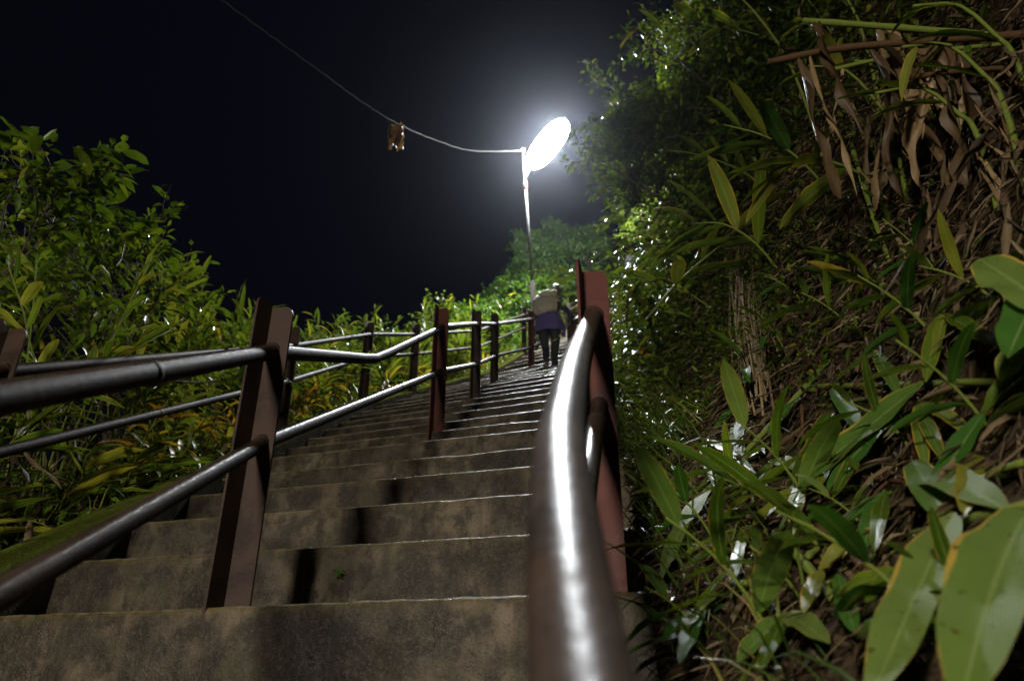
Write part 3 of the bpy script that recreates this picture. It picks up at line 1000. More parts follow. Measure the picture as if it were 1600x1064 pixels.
# ------------------------------------------------------------------ shrubs
def shrub(label, group, base, h, spread, nleaf, Lr, mat, seed, parts=0, lean=(0, 0), name='shrub', wf=.45, levels=4):
    rnd = random.Random(seed)
    e = empty(name, base); tag(e, label, 'shrub', group)
    mb = MB(); tips = []
    def grow(p, d, L, r, lev):
        pts = [p]; dd = d.copy()
        n = 4
        for i in range(n):
            dd = (dd + Vector((rnd.gauss(0, .16), rnd.gauss(0, .16), rnd.gauss(.03, .10)))).normalized()
            pts.append(pts[-1] + dd * L / n)
        mb.tube(pts, [r * (1 - .45 * i / n) for i in range(n + 1)], 5 if lev < 2 else 4, cap=False)
        if lev >= 2:
            for i in range(1, n + 1): tips.append((pts[i], (pts[i] - pts[i - 1]).normalized(), lev))
        if lev < levels:
            for i in range(rnd.randint(3, 4)):
                q, t = along(pts, rnd.uniform(.45, 1))
                a = rnd.uniform(0, 2 * math.pi)
                s = Vector((math.cos(a), math.sin(a), rnd.uniform(-.25, .55))) * spread
                grow(q, (t * .8 + s).normalized(), L * rnd.uniform(.55, .8), r * .55, lev + 1)
    for i in range(rnd.randint(2, 3)):
        a = rnd.uniform(0, 6.28)
        grow(Vector((rnd.gauss(0, .05), rnd.gauss(0, .05), -.05)), Vector((math.cos(a) * .3 + lean[0], math.sin(a) * .3 + lean[1], 1)).normalized(), h * .42, .022 * h / 2, 0)
    link('branches', mb.mesh('branches', M['bark']), e, Matrix.Identity(4))
    P, D = [], []
    for i in range(nleaf):
        p, t, lv = rnd.choice(tips)
        a = Vector((rnd.gauss(0, 1), rnd.gauss(0, 1), rnd.gauss(.1, .6))).normalized()
        P.append(tuple(p + a * rnd.uniform(.0, .05) * h / 2)); D.append(tuple(t * .5 + a))
    P, D = np.array(P), np.array(D)
    f = leaf_cloud(P, D, rng.uniform(*Lr, len(P)), rng.uniform(Lr[0] * wf, Lr[1] * wf, len(P)), .35, .2, 'foliage', M[mat])
    o = link('foliage', f, e, Matrix.Identity(4)); o['kind'] = 'stuff'
    if parts:
        lm = []
        for i in range(5):
            V, F, A = long_leaf(1, .46, 5, random.uniform(.1, .6), .2, .06, i, 'oval', 0, 1, 0, .001)
            lm.append(fast_mesh('leaf', V, F, A, M[mat]))
        # the outermost leaves singly
        sc = sorted(tips, key=lambda q: -(q[0].z + .9 * abs(q[0].x) - .4 * q[0].y + rnd.gauss(0, .25)))[:parts]
        for (p, t, lv) in sc:
            L = rnd.uniform(Lr[1] * .9, Lr[1] * 1.5)
            d = t + Vector((rnd.gauss(0, .7), rnd.gauss(0, .7), rnd.gauss(-.1, .4)))
            link('leaf', rnd.choice(lm), e, frame(d, (rnd.gauss(0, .3), rnd.gauss(0, .3), 1), p) @ Matrix.Diagonal((L, L, L, 1)))
    return e

def L_ground(x, y):
    k, off = ground_off(x, y, -1)
    return Vector((x, y, ground_z(k, -1, max(off, 0), x, y)))
shrub('tallest broad leaved shrub rising behind the kerb railing', None, L_ground(-3.35, 4.0), 2.75, .85, 2600, (.07, .12), 'shrub', 3, 140, (.02, .0))
shrub('shrub with a lopsided top next to the tallest shrub', None, L_ground(-3.15, 5.7), 2.8, .75, 2400, (.07, .12), 'shrub', 8, 120, (.12, .0))
shrub('leafy shrub at the far end of the kerb hedge', None, L_ground(-4.6, 4.7), 2.5, .9, 2200, (.07, .12), 'shrub', 13, 60)
shrub('thin young shrub poking above the kerb hedge against the sky', None, L_ground(-2.9, 13.2), 2.3, .35, 260, (.06, .11), 'shrub', 21, 0, (0, 0), 'shrub', .45, 2)

protoK = []
for i, (k, o, sc_) in enumerate([(10.5, 1.1, 1.), (12.6, 1.6, 1.1), (14.2, 1.0, .9), (16, 1.6, 1.15), (17.6, 1.1, 1.), (19.4, 1.5, 1.1), (21, 1.0, .9), (22.3, 1.7, 1.2), (8.4, 1.7, 1.)]):
    b = on_ground(k, -1, o)
    if i < 3: protoK.append(shrub('bushy low shrub mixed into the hedge further up the steps', 'low shrubs in the upper hedge', b, 1.45, .9, 1500, (.05, .10), 'shrub', 90 + i))
    else: copy_tree(protoK[i % 3], b, random.uniform(0, 6.28), sc_)
# bushes that crown the bank
protoB = []
lb = 'glossy small leaved bush overhanging from the top of the bank'
gb = 'bushes along the top of the bank'
spots = [(4, 2.2), (5.5, 2.4), (7, 2.0), (8.5, 2.4), (10, 1.85), (11.5, 2.1), (13, 2.2), (14.5, 2.7), (16, 3.0), (18, 3.2), (20, 3.2), (22, 3.4), (9, 3.1), (12, 3.1), (15, 2.9), (6, 3.3), (25, 3.2), (13.5, 2.8), (11.5, 1.6), (10.5, 1.2), (12.2, 1.35), (8, 1.5), (26, 1.8), (28.5, 1.2), (31, 1.0), (33.5, 1.4)]
for i, (k, o) in enumerate(spots):
    b = on_ground(k, 1, o)
    if i < 4:
        e = shrub(lb, gb, b, 1.9 + .3 * (i % 2), .85, 2600, (.05, .10), 'bank_shrub', 40 + i, 0, (-.75, -.25))
        protoB.append(e)
    else:
        copy_tree(protoB[i % 4], b, random.uniform(-.7, .7), random.uniform(.75, 1.15))
# bushes on the hill
protoH = []
for i, (k, o) in enumerate([(25, 1.3), (27, 1.2), (29, .8), (23.5, .9), (24.3, 1.9), (26, 2.2), (30, 1.9), (32, .8), (33, 1.8), (35, .9), (36, 2.2), (38, 1.4), (38, 2.8), (40, 1.0), (41, 2.2), (43, 1.4)]):
    b = on_ground(k, -1, o)
    if i < 3:
        protoH.append(shrub('round green bush on the hillside behind the lamp', 'bushes on the hillside', b, 1.7, .9, 2200, (.08, .15), 'hill', 60 + i, 0, (.1, -.3)))
    else:
        copy_tree(protoH[i % 3], b, random.uniform(0, 6.28), random.uniform(.7, 1.2))

# ------------------------------------------------------------------ ginger hedge behind the kerb
lg, gg = 'tall leafy ginger plant in the hedge behind the kerb', 'ginger plants in the kerb hedge'
proto = []
for i in range(7):
    h = random.uniform(.95, 1.45)
    pts = arch((0, 0, 0), h, random.uniform(.2, .6), random.uniform(0, 6.28))
    proto.append(cane_plant(lg, gg, pts, random.randint(13, 17), (.17, .29), ('ginger', 'ginger', 'ginger', 'ginger', 'edge'), False, .38, .007, 1.0, 100 + i, dead=4))
used = set(); _last = ['']
def put(protos, i, loc, rz, sc):
    e = protos[i]
    if e.name not in used:
        used.add(e.name); e.location = loc; e.rotation_euler = (0, 0, rz); e.scale = (sc, sc, sc)
    else:
        e = copy_tree(e, loc, rz, sc)
    _last[0] = e.name
    return e
n = 0
for k in np.arange(-1.0, 9.5, .42):
    for row, o in enumerate((.45, .85, 1.3, 1.8)):
        if row == 0 and random.random() < .35: continue
        put(proto, n % 7, on_ground(k + random.uniform(-.2, .2), -1, o + random.uniform(-.15, .15)), random.uniform(0, 6.28), random.uniform(.75, 1.1) * (1, 1.05, 1.12, 1.15)[row]); n += 1
        tag(bpy.data.objects[_last[0]], ('leafy ginger plant of the front row right beside the kerb', 'leafy ginger plant just behind the front row of the kerb hedge', 'tall ginger plant in the middle of the kerb hedge', 'tall ginger plant at the back of the kerb hedge')[row], 'plant', ('front row of the kerb hedge', 'second row of the kerb hedge', 'middle of the kerb hedge', 'back of the kerb hedge')[row])
protoj = []
lg2, gg2 = 'slender leafy ginger plant in the hedge further up the steps', 'ginger plants further up the steps'
for i in range(6):
    pts = arch((0, 0, 0), random.uniform(.95, 1.45), random.uniform(.2, .6), random.uniform(0, 6.28))
    protoj.append(cane_plant(lg2, gg2, pts, 20, (.17, .29), ('ginger',), True, .25, .009, 1.0, 200 + i))
n = 0
for k in np.arange(9.3, 23.5, .5):
    for row, o in enumerate((.4, .8, 1.3, 1.9, 2.5)):
        put(protoj, n % 6, on_ground(k + random.uniform(-.2, .2), -1, o + random.uniform(-.2, .2)), random.uniform(0, 6.28), random.uniform(.75, 1.15)); n += 1
# low yellowing plants near the kerb
protoy = []
ly, gy = 'low yellowing plant beside the mossy kerb', 'yellowing plants beside the kerb'
for i in range(4):
    pts = arch((0, 0, 0), random.uniform(.3, .5), .7, random.uniform(0, 6.28))
    protoy.append(cane_plant(ly, gy, pts, 9, (.16, .28), ('yellow',), True, .1, .006, 1.2, 300 + i, 'low_plant'))
n = 0
for k in np.arange(3.0, 22, .3):
    put(protoy, n % 4, on_ground(k, -1, random.uniform(.12, .75)), random.uniform(0, 6.28), random.uniform(.7, 1.2)); n += 1
# low long leaved plants by the lower kerb
protol = []
ll, gl = 'low plant with long strap leaves drooping over the lower kerb', 'strap leaved plants by the lower kerb'
for i in range(3):
    pts = arch((0, 0, 0), random.uniform(.25, .4), .6, random.uniform(0, 6.28))
    protol.append(cane_plant(ll, gl, pts, 9, (.26, .42), ('ginger', 'edge', 'ginger'), False, .05, .007, 1.25, 320 + i, 'low_plant'))
n = 0
for k in np.arange(-.6, 6.4, .5):
    put(protol, n % 3, on_ground(k, -1, random.uniform(.2, .5)), random.uniform(0, 6.28), random.uniform(.7, 1.1)); n += 1

# ------------------------------------------------------------------ right bank: individual plants
lr, gr_ = 'ginger plant leaning out from the face of the bank', 'ginger plants on the bank face'
protor = []
for i in range(5):
    pts = arch((0, 0, 0), random.uniform(.6, .95), random.uniform(.9, 1.5), math.pi + random.uniform(-.5, .5), .9)
    protor.append(cane_plant(lr, gr_, pts, random.randint(8, 11), (.2, .34), ('ginger', 'ginger', 'edge'), False, .3, .008, .95, 400 + i, dead=2))
n = 0
for (k, o) in [(3, 1.5), (4.8, 1.7), (5.6, 1.2), (6.4, 1.8), (2.4, 2.2), (5.8, .75), (7.2, .6), (9, .55), (11, .5)]:
    put(protor, n % 5, on_ground(k, 1, o), random.uniform(-.5, .5), random.uniform(.75, 1.15)); n += 1

def stem_obj(parent, pts, r, mat='cane', name='stem'):
    m = MB().tube(pts, r, 8)
    return m.obj(name, M[mat], parent)
def leaf_px(parent, b, t, W, lb_, lt_, key, up=(-.45, -.65, .6), bow=.12, name='leaf', seed=0):
    """a single large leaf from base to tip, both given on the bank with a lift off it"""
    B, T = bank_at(*b, lb_ + .05), bank_at(*t, lt_ + .06)
    d = T - B; L = d.length
    mkey = {'pale': 'pale', 'deep': 'deep', 'edge': 'ginger_edge', 'ginger': 'ginger', 'yellow': 'yellow'}[key]
    W *= 1.25
    V, F, A = long_leaf(1, W / L, 14, bow + .10 * math.sin(seed * 2.3), .22, .16, seed * 1.7, 'lance', 0, 3, .25 * math.sin(seed * 3.1), .001 + (seed * .37) % .95)
    # undo the droop so that the tip lands on the target
    tip = V[-1]; a = math.atan2(tip[2], tip[0]); ca, sa = math.cos(-a), math.sin(-a)
    X = V[:, 0] * ca - V[:, 2] * sa; Z = V[:, 0] * sa + V[:, 2] * ca
    V[:, 0], V[:, 2] = X, Z
    V *= L / np.hypot(tip[0], tip[2])
    me = fast_mesh('leaf', V, F, A, M[mkey])
    Mx = frame(d, up, B - Vector(parent.location))
    return link(name, me, parent, Mx)
def bank_plant(label, base_px, cat='plant', name='ginger_plant', group=None):
    p = bank_at(*base_px, 0)
    e = empty(name, p); tag(e, label, cat, group); return e

# broad pale leaves at the bottom of the bank
e = bank_plant('plant with the two broadest pale green leaves low on the bank', (1590, 800))
stem_obj(e, smooth_pts([bank_at(1640, 770, 0), bank_at(1600, 792, .12), bank_at(1500, 815, .10), bank_at(1405, 842, .03)], 4), .009)
leaf_px(e, (1610, 790), (1500, 1110), .115, .12, .24, 'pale', seed=1)
leaf_px(e, (1490, 800), (1355, 1105), .085, .12, .20, 'pale', seed=2)
leaf_px(e, (1420, 745), (1580, 800), .085, .06, .10, 'pale', seed=3)
leaf_px(e, (1480, 812), (1425, 720), .07, .10, .12, 'pale', seed=4)
e = bank_plant('plant with a narrow deep green leaf hanging by the brown stick', (1600, 600))
stem_obj(e, smooth_pts([bank_at(1640, 560, 0), bank_at(1590, 600, .1), bank_at(1540, 640, .12)], 4), .006)
leaf_px(e, (1537, 645), (1452, 772), .05, .12, .14, 'deep', seed=5)
leaf_px(e, (1610, 520), (1565, 600), .06, .12, .16, 'pale', seed=6)
leaf_px(e, (1590, 560), (1530, 660), .03, .12, .12, 'ginger', seed=7)
e = bank_plant('large leaf with a yellow spot jutting from the upper bank edge', (1660, 480), name='broad_leaf_plant')
stem_obj(e, [bank_at(1700, 540, 0), bank_at(1660, 500, .15), bank_at(1640, 480, .25)], .008)
leaf_px(e, (1650, 490), (1528, 405), .12, .28, .42, 'pale', up=(-.3, -.8, .5), seed=8)
leaf_px(e, (1640, 440), (1575, 560), .09, .25, .35, 'deep', seed=9)

e = bank_plant('long green cane lying across the bank with folded glossy leaves', (1275, 592))
stem_obj(e, smooth_pts([bank_at(1600, 596, .02), bank_at(1500, 598, .07), bank_at(1380, 602, .09), bank_at(1258, 604, .06)], 4), [.0085] * 13)
leaf_px(e, (1448, 594), (1240, 765), .085, .10, .12, 'pale', seed=10)
leaf_px(e, (1420, 620), (1290, 770), .075, .06, .08, 'deep', seed=11)
leaf_px(e, (1300, 606), (1360, 700), .05, .08, .10, 'deep', seed=12)
leaf_px(e, (1310, 620), (1230, 770), .05, .06, .09, 'ginger', seed=13)
leaf_px(e, (1262, 606), (1300, 560), .03, .07, .08, 'pale', seed=14)
leaf_px(e, (1255, 745), (1240, 840), .045, .08, .06, 'edge', seed=15)
leaf_px(e, (1380, 640), (1300, 780), .045, .06, .10, 'ginger', seed=16)
e = bank_plant('green cane slanting down to the railing foot with drooping leaves', (1047, 815))
stem_obj(e, smooth_pts([bank_at(1262, 600, .10), bank_at(1180, 690, .08), bank_at(1100, 770, .06), bank_at(1035, 828, .02)], 4), .0085)
leaf_px(e, (1110, 765), (1030, 915), .065, .08, .06, 'pale', seed=17)
leaf_px(e, (1120, 750), (1205, 690), .05, .08, .06, 'ginger', seed=18)
leaf_px(e, (1170, 700), (1085, 770), .04, .08, .06, 'ginger', seed=19)
leaf_px(e, (1200, 680), (1250, 620), .05, .09, .08, 'deep', seed=20)
leaf_px(e, (1160, 712), (1145, 660), .05, .08, .08, 'pale', seed=21)
e = bank_plant('single upright pale leaf with a yellow rim beside the red post', (985, 830), name='broad_leaf_plant')
stem_obj(e, [bank_at(1000, 850, 0), bank_at(985, 838, .03), bank_at(974, 820, .06)], .006)
leaf_px(e, (973, 822), (1045, 715), .085, .06, .12, 'edge', seed=22)
leaf_px(e, (985, 830), (1060, 770), .035, .05, .08, 'yellow', seed=23)
leaf_px(e, (990, 842), (1075, 835), .03, .05, .06, 'ginger', seed=24)
leaf_px(e, (985, 842), (960, 850), .035, .05, .06, 'yellow', seed=25)
e = bank_plant('small plant with a broad leaf spread over the mud under the bank', (1130, 935), name='broad_leaf_plant')
stem_obj(e, [bank_at(1150, 930, 0), bank_at(1135, 932, .04)], .005)
leaf_px(e, (1135, 932), (1020, 1005), .065, .05, .07, 'pale', seed=26)
leaf_px(e, (1130, 945), (1010, 1045), .06, .04, .08, 'deep', seed=27)
leaf_px(e, (1150, 925), (1230, 890), .03, .04, .05, 'yellow', seed=28)
e = bank_plant('short shoot with a bright green upright leaf among cut stalks', (1335, 990), name='broad_leaf_plant')
stem_obj(e, [bank_at(1345, 1000, 0), bank_at(1335, 985, .05)], .005)
leaf_px(e, (1337, 990), (1308, 895), .04, .05, .08, 'deep', seed=29)
leaf_px(e, (1340, 995), (1400, 950), .025, .05, .06, 'ginger', seed=30)

# more random leaves growing between the large ones: small seedlings
lsd, gsd = 'small leafy seedling growing through the litter of the bank', 'seedlings on the bank'
protos = []
for i in range(4):
    pts = arch((0, 0, 0), random.uniform(.12, .22), .8, math.pi + random.uniform(-.8, .8))
    protos.append(cane_plant(lsd, gsd, pts, 5, (.08, .18), ('ginger', 'deep' if i % 2 else 'ginger', 'pale'), False, .1, .004, 1.2, 500 + i, 'seedling'))
n = 0
for (px, py) in [(1180, 790), (1120, 860), (1265, 800), (1350, 830), (1420, 700), (1560, 700), (1290, 880), (1230, 560), (1330, 520), (1480, 560), (1400, 480), (1090, 680), (1060, 620), (1150, 560), (1100, 520), (1250, 470), (1560, 480), (1470, 440), (1350, 430), (1180, 620), (1570, 1000), (1480, 1030), (1200, 1000), (1100, 1010), (1260, 960)]:
    p = bank_at(px, py, .0)
    put(protos, n % 4, p, random.uniform(-.8, .8), random.uniform(.7, 1.3)); n += 1

# cut stalks and sticks: each a thing
def stick(label, pxs, r, mat, name='stick', cat='stick', group=None, lifts=None):
    pts = [bank_at(x, y, (lifts[i] if lifts else .06)) for i, (x, y) in enumerate(pxs)]
    if len(pts) > 2: pts = smooth_pts(pts, 4)
    m = MB()
    n_ = len(pts)
    # slightly swollen nodes
    rs = [r * (1 + .18 * (i % 3 == 1)) * (1 - .25 * i / n_) for i in range(n_)]
    o = m.tube(pts, rs, 8).obj(name, M[mat]); tag(o, label, cat, group); return o
stick('thick brown stick leaning up the litter of the bank', [(1432, 750), (1455, 690), (1485, 590), (1515, 490)], .011, 'cane_brown')
stick('brown twig lying under the folded leaves', [(1300, 835), (1345, 790), (1385, 750)], .008, 'cane_brown')
stick('bright green cut cane pointing at the broad leaves', [(1368, 975), (1440, 955), (1512, 932)], .010, 'cane', 'cut_cane', 'cane', None, [.14, .16, .14])
stick('green cut cane sticking out under the deep green leaf', [(1520, 748), (1560, 735), (1600, 722)], .0075, 'cane', 'cut_cane', 'cane')
stick('thin dark twig across the middle of the bank', [(1060, 760), (1120, 735), (1200, 700), (1260, 740)], .004, 'cane_brown')
stick('bare brown branch crossing the bank below the dead leaves', [(1200, 610), (1300, 602), (1400, 615), (1470, 600)], .006, 'cane_brown')
stick('dry reddish cane on the litter beside the thick stick', [(1560, 640), (1490, 660), (1420, 668)], .007, 'cane_brown')
stick('long thin green cane bending across the litter', [(1340, 420), (1400, 470), (1460, 520)], .006, 'cane', 'cut_cane', 'cane')
stick('pale green cane rising past the hanging dead leaves', [(1330, 225), (1352, 300), (1375, 370), (1390, 410)], .009, 'cane', 'cut_cane', 'cane', None, [.3, .22, .14, .02])
for (a, b, w, mt, lab) in [((1212, 832), (1312, 948), .011, 'cane', 'longest green stalk cut off with a slanting end'), ((1278, 822), (1368, 905), .012, 'cane_brown', 'stout brown stalk stub below the cane leaves'),
                           ((1140, 828), (1180, 905), .009, 'cane', 'yellow green stalk stub near the drooping leaf'), ((1165, 880), (1205, 955), .010, 'cane_brown', 'brown sheathed stalk stub above the grass'),
                           ((1170, 905), (1205, 860), .009, 'cane_brown', 'short leaning brown stalk stub'), ((1140, 920), (1210, 903), .007, 'cane', 'thin green stalk lying flat above the mud'),
                           ((1260, 870), (1300, 850), .007, 'cane', 'short pale stalk between the cut stalks')]:
    stick(lab, [a, ((a[0] + b[0]) / 2, (a[1] + b[1]) / 2 - 4), b], w, mt, 'cut_stalk', 'stalk', None, [.12, .08, .02])

# overhead canes with hanging dead leaves (top of the bank)
def canopy_cane(label, pxs, r, mat, leaves, Ys):
    pts = smooth_pts([at(x, y, Y) for (x, y), Y in zip(pxs, Ys)], 5)
    e = empty('bent_cane', pts[-1]); tag(e, label, 'cane')
    m = MB(); n_ = len(pts)
    m.tube(pts, [r * (1 + .15 * (i % 4 == 2)) for i in range(n_)], 9).obj('stem', M[mat], e)
    rnd = random.Random(int(pxs[0][0]))
    for (f, tx, ty, L_, W_, dY) in leaves:
        p, t = along(pts, f)
        q = at(tx, ty, p.y + dY)
        d = q - p; L = d.length
        V, F, A = long_leaf(1, 1.25 * W_ / L, 26, rnd.uniform(-.1, .15), .8, .7, rnd.uniform(0, 6), 'dead', .3, 2, rnd.uniform(-4, 4), rnd.uniform(.3, .98))
        V *= L
        link('dead_leaf', fast_mesh('dead_leaf', V, F, A, M['dead_pale']), e, frame(d, (rnd.gauss(0, .4), -1, .2), p - Vector(e.location)))
    return e
canopy_cane('green cane bent across the bank with dead leaves on its broken tip', [(1255, 33), (1380, 42), (1500, 52), (1680, 66)], .011, 'cane',
            [(.06, 1352, 215, 0, .05, -.05), (.02, 1300, 120, 0, .03, .0), (.35, 1432, 262, 0, .09, .0), (.3, 1415, 190, 0, .05, .05), (.6, 1500, 150, 0, .05, 0)], [1.95, 1.85, 1.7, 1.5])
canopy_cane('dark brown cane bent across the bank below the green one', [(1200, 98), (1300, 78), (1430, 66), (1680, 50)], .012, 'cane_brown',
            [(.16, 1322, 290, 0, .06, -.1), (.22, 1335, 330, 0, .03, .0), (.62, 1562, 212, 0, .085, .0), (.55, 1530, 330, 0, .06, .05), (.5, 1470, 250, 0, .05, .0)], [2.0, 1.9, 1.75, 1.45])
canopy_cane('thin green cane under the brown one with shrivelled sheaths', [(1290, 112), (1380, 92), (1480, 78), (1680, 60)], .007, 'cane',
            [(.1, 1290, 230, 0, .03, 0), (.3, 1440, 300, 0, .06, 0), (.45, 1530, 395, 0, .07, .05), (.7, 1580, 260, 0, .06, 0)], [2.05, 1.95, 1.85, 1.6])
canopy_cane('short brown cane with a torn dead sheath at the upper bank', [(1420, 122), (1500, 112), (1680, 100)], .008, 'cane_brown',
            [(.1, 1470, 280, 0, .05, 0), (.3, 1545, 340, 0, .06, 0), (.2, 1500, 220, 0, .04, 0), (.5, 1600, 330, 0, .06, 0)], [1.8, 1.7, 1.45])
# upright living canes in the dark behind them
lc, gc = 'upright green cane in the dark thicket above the dead leaves', 'upright canes above the bank'
for (bx, by, tx, ty) in [(1600, 290, 1540, 120), (1630, 230, 1560, 60), (1560, 330, 1500, 180), (1480, 320, 1440, 150), (1420, 330, 1370, 160), (1380, 200, 1330, 10), (1290, 260, 1210, 60)]:
    b = bank_at(bx, by, 0); t = at(tx, ty, b.y + .15)
    pts = [b, b.lerp(t, .35) + Vector((.02, 0, .05)), b.lerp(t, .7) + Vector((.02, 0, .06)), t, t + (t - b) * .35 + Vector((-.12, -.05, -.05)), t + (t - b) * .6 + Vector((-.3, -.1, -.2))]
    cane_plant(lc, gc, smooth_pts(pts, 3), 4, (.14, .22), ('ginger', 'ginger', 'edge'), False, .5, .010, 1.0, bx, dead=4)
# plants whose leaves stand out against the dark middle of the bank
for (pxs, Ys, nl, Lr, keys, lab) in [
    ([(1010, 500), (1060, 440), (1130, 380), (1190, 330)], [3.9, 3.7, 3.5, 3.4], 7, (.30, .42), ('edge',), 'ginger cane with orange rimmed leaves arching over the red post'),
    ([(1320, 330), (1260, 260), (1200, 215), (1130, 195)], [2.9, 2.75, 2.7, 2.75], 8, (.22, .34), ('ginger', 'deep'), 'ginger cane with shining pointed leaves in the middle of the bank'),
    ([(1390, 300), (1320, 260), (1260, 250), (1200, 270)], [2.4, 2.3, 2.3, 2.35], 7, (.22, .32), ('ginger', 'edge'), 'ginger cane with one yellowed leaf below the dead sheaths'),
    ([(1230, 440), (1180, 380), (1130, 350), (1080, 350)], [3.2, 3.1, 3.1, 3.2], 7, (.25, .36), ('ginger', 'edge'), 'ginger cane drooping beside the dry root bundle'),
    ([(1015, 610), (1022, 560), (1015, 500), (1000, 465)], [5.2, 5.1, 5.0, 5.0], 8, (.22, .34), ('yellow', 'edge'), 'yellow green ginger cane just behind the tall red post'),
    ([(1050, 560), (1068, 500), (1070, 450), (1060, 420)], [6.2, 6.1, 6.0, 6.0], 9, (.25, .36), ('edge', 'ginger', 'yellow'), 'bright leafy cane glinting over the upper railing')]:
    pts = smooth_pts([at(x, y, Y) for (x, y), Y in zip(pxs, Ys)], 3)
    cane_plant(lab, None, pts, nl, Lr, keys, False, .25, .008, .9, int(pxs[0][0] + pxs[0][1]))
# dangling dead leaves over the litter slope
ldl, gdl = 'withered brown leaf hanging down the bank', 'withered leaves hanging on the bank'
for i in range(110):
    px, py = random.uniform(1200, 1620), random.uniform(110, 440)
    p = bank_at(px, py, random.uniform(.04, .32))
    L = random.uniform(.22, .62) * min(1.3, p.y / 1.6)
    o = link('withered_leaf', random.choice(LEAF['dead']), None, frame((random.gauss(0, .25), random.gauss(-.1, .2), -1), (random.gauss(-.5, .5), -1, .1), p) @ Matrix.Diagonal((L, L * random.uniform(.4, .9), L * .8, 1)))
    tag(o, ldl, 'leaf', gdl)
# long torn strips trailing from the bent canes
lst, gst = 'long torn strip of dead leaf trailing from the bent canes', 'torn strips under the bent canes'
for i in range(105):
    px, py = random.uniform(1260, 1600), random.uniform(50, 270)
    p = bank_at(px, py, random.uniform(.15, .55))
    L = random.uniform(.25, .6) * min(1.2, p.y / 1.7)
    o = link('torn_strip', random.choice(LEAF['dead_pale']), None, frame((random.gauss(.12, .16), random.gauss(-.05, .15), -1), (random.gauss(-.5, .6), -1, .1), p) @ Matrix.Diagonal((L, L * random.uniform(.2, .6), L * .6, 1)))
    tag(o, lst, 'leaf', gst)
# fallen canes half buried in the litter
lfc, gfc = 'dry fallen cane half buried in the litter of the bank', 'fallen canes in the litter'
for i in range(34):
    x, y = random.uniform(1130, 1600), random.uniform(340, 1000)
    a = random.uniform(-.9, .9) + (math.pi / 2 if random.random() < .4 else 0); l_ = random.uniform(40, 120)
    pts = [bank_at(x + math.cos(a) * l_ * f, y + math.sin(a) * l_ * f, random.uniform(.02, .07)) for f in (-1, 0, 1)]
    pts = smooth_pts(pts, 3)
    o = MB().tube(pts, [random.uniform(.003, .006)] * len(pts), 6).obj('fallen_cane', M[random.choice(['cane_brown', 'cane_brown', 'cane_brown', 'cane'])])
    tag(o, lfc, 'cane', gfc)
# further young ginger shoots with broad leaves across the lower bank
lys, gys = 'young ginger shoot with a few broad leaves on the lower bank', 'young ginger shoots on the lower bank'
for i, (x, y, key) in enumerate([(1180, 640, 'deep'), (1120, 700, 'ginger'), (1220, 730, 'pale'), (1330, 690, 'ginger'), (1400, 780, 'deep'), (1450, 640, 'edge'), (1540, 720, 'pale'), (1190, 830, 'ginger'), (1300, 900, 'edge'), (1240, 970, 'pale'), (1110, 960, 'deep'), (1420, 900, 'ginger'), (1380, 560, 'pale'), (1490, 500, 'ginger'), (1560, 860, 'deep'), (1080, 880, 'ginger')]):
    e = bank_plant(lys, (x, y), 'plant', 'ginger_plant', gys)
    stem_obj(e, [bank_at(x, y, 0), bank_at(x - 8, y - 10, .05), bank_at(x - 20, y - 12, .09)], .005)
    rr = random.Random(i * 7 + 1)
    for j in range(rr.randint(2, 4)):
        a = rr.uniform(.5, 2.9) if rr.random() < .75 else rr.uniform(-1.2, .3)
        l_ = rr.uniform(60, 125)
        leaf_px(e, (x - 16 + rr.uniform(-6, 6), y - 10), (x - 16 + math.cos(a) * l_, y - 10 + math.sin(a) * l_), rr.uniform(.03, .052), .08, rr.uniform(.06, .13), key if rr.random() < .7 else 'ginger', seed=200 + i * 5 + j)
# dry fibrous root bundle
b = bank_at(1165, 385, .12)
e = empty('root_bundle', b); tag(e, 'pale dry fibrous root bundle hanging down the bank', 'roots')
for i in range(46):
    x0 = random.gauss(1170, 12); x1 = x0 + random.gauss(18, 16)
    p0, p1 = bank_at(x0, random.uniform(370, 420), .24), bank_at(x1, random.uniform(560, 650), .16)
    mid = p0.lerp(p1, .5) + Vector((random.gauss(-.03, .02), random.gauss(-.03, .02), 0))
    MB().tube(smooth_pts([p0, mid, p1], 4), random.uniform(.0022, .005), 4, True, (0, 0, random.uniform(.01, .99))).obj('root', M['straw'], e)
# ferns on the bank
def fern(label, px, py, size, seed, group):
    rnd = random.Random(seed)
    b = bank_at(px, py, .0)
    e = empty('fern', b); tag(e, label, 'fern', group)
    for i in range(7):
        az = math.pi * .5 + i * .9 + rnd.uniform(-.2, .2)
        d = Vector((math.cos(az) * .8 - .5, math.sin(az) * .8 - .4, .55)).normalized()
        L = size * rnd.uniform(.7, 1.1)
        P, D, Ls = [], [], []
        side = d.cross(Vector((0, 0, 1))).normalized()
        for j in range(14):
            f = (j + 1) / 15
            q = d * (L * f) + Vector((0, 0, -.35 * L * f * f))
            for s in (-1, 1):
                P.append(tuple(q)); D.append(tuple(side * s + d * .45)); Ls.append(L * .32 * (1 - f) ** .7 + .004)
        me = leaf_cloud(np.array(P), np.array(D), np.array(Ls), np.array(Ls) * .3, .15, .1, 'frond', M['fern'])
        link('frond', me, e, Matrix.Identity(4))
for i, (px, py, s) in enumerate([(1345, 775, .10), (1310, 800, .09), (1330, 845, .10), (1290, 820, .08), (1370, 740, .09), (1500, 760, .08), (1300, 860, .07), (1560, 760, .08), (1250, 520, .07), (1380, 790, .09)]):
    fern('little pale green fern between the cut stalks and folded leaves', px, py, s, 700 + i, 'little ferns on the bank')

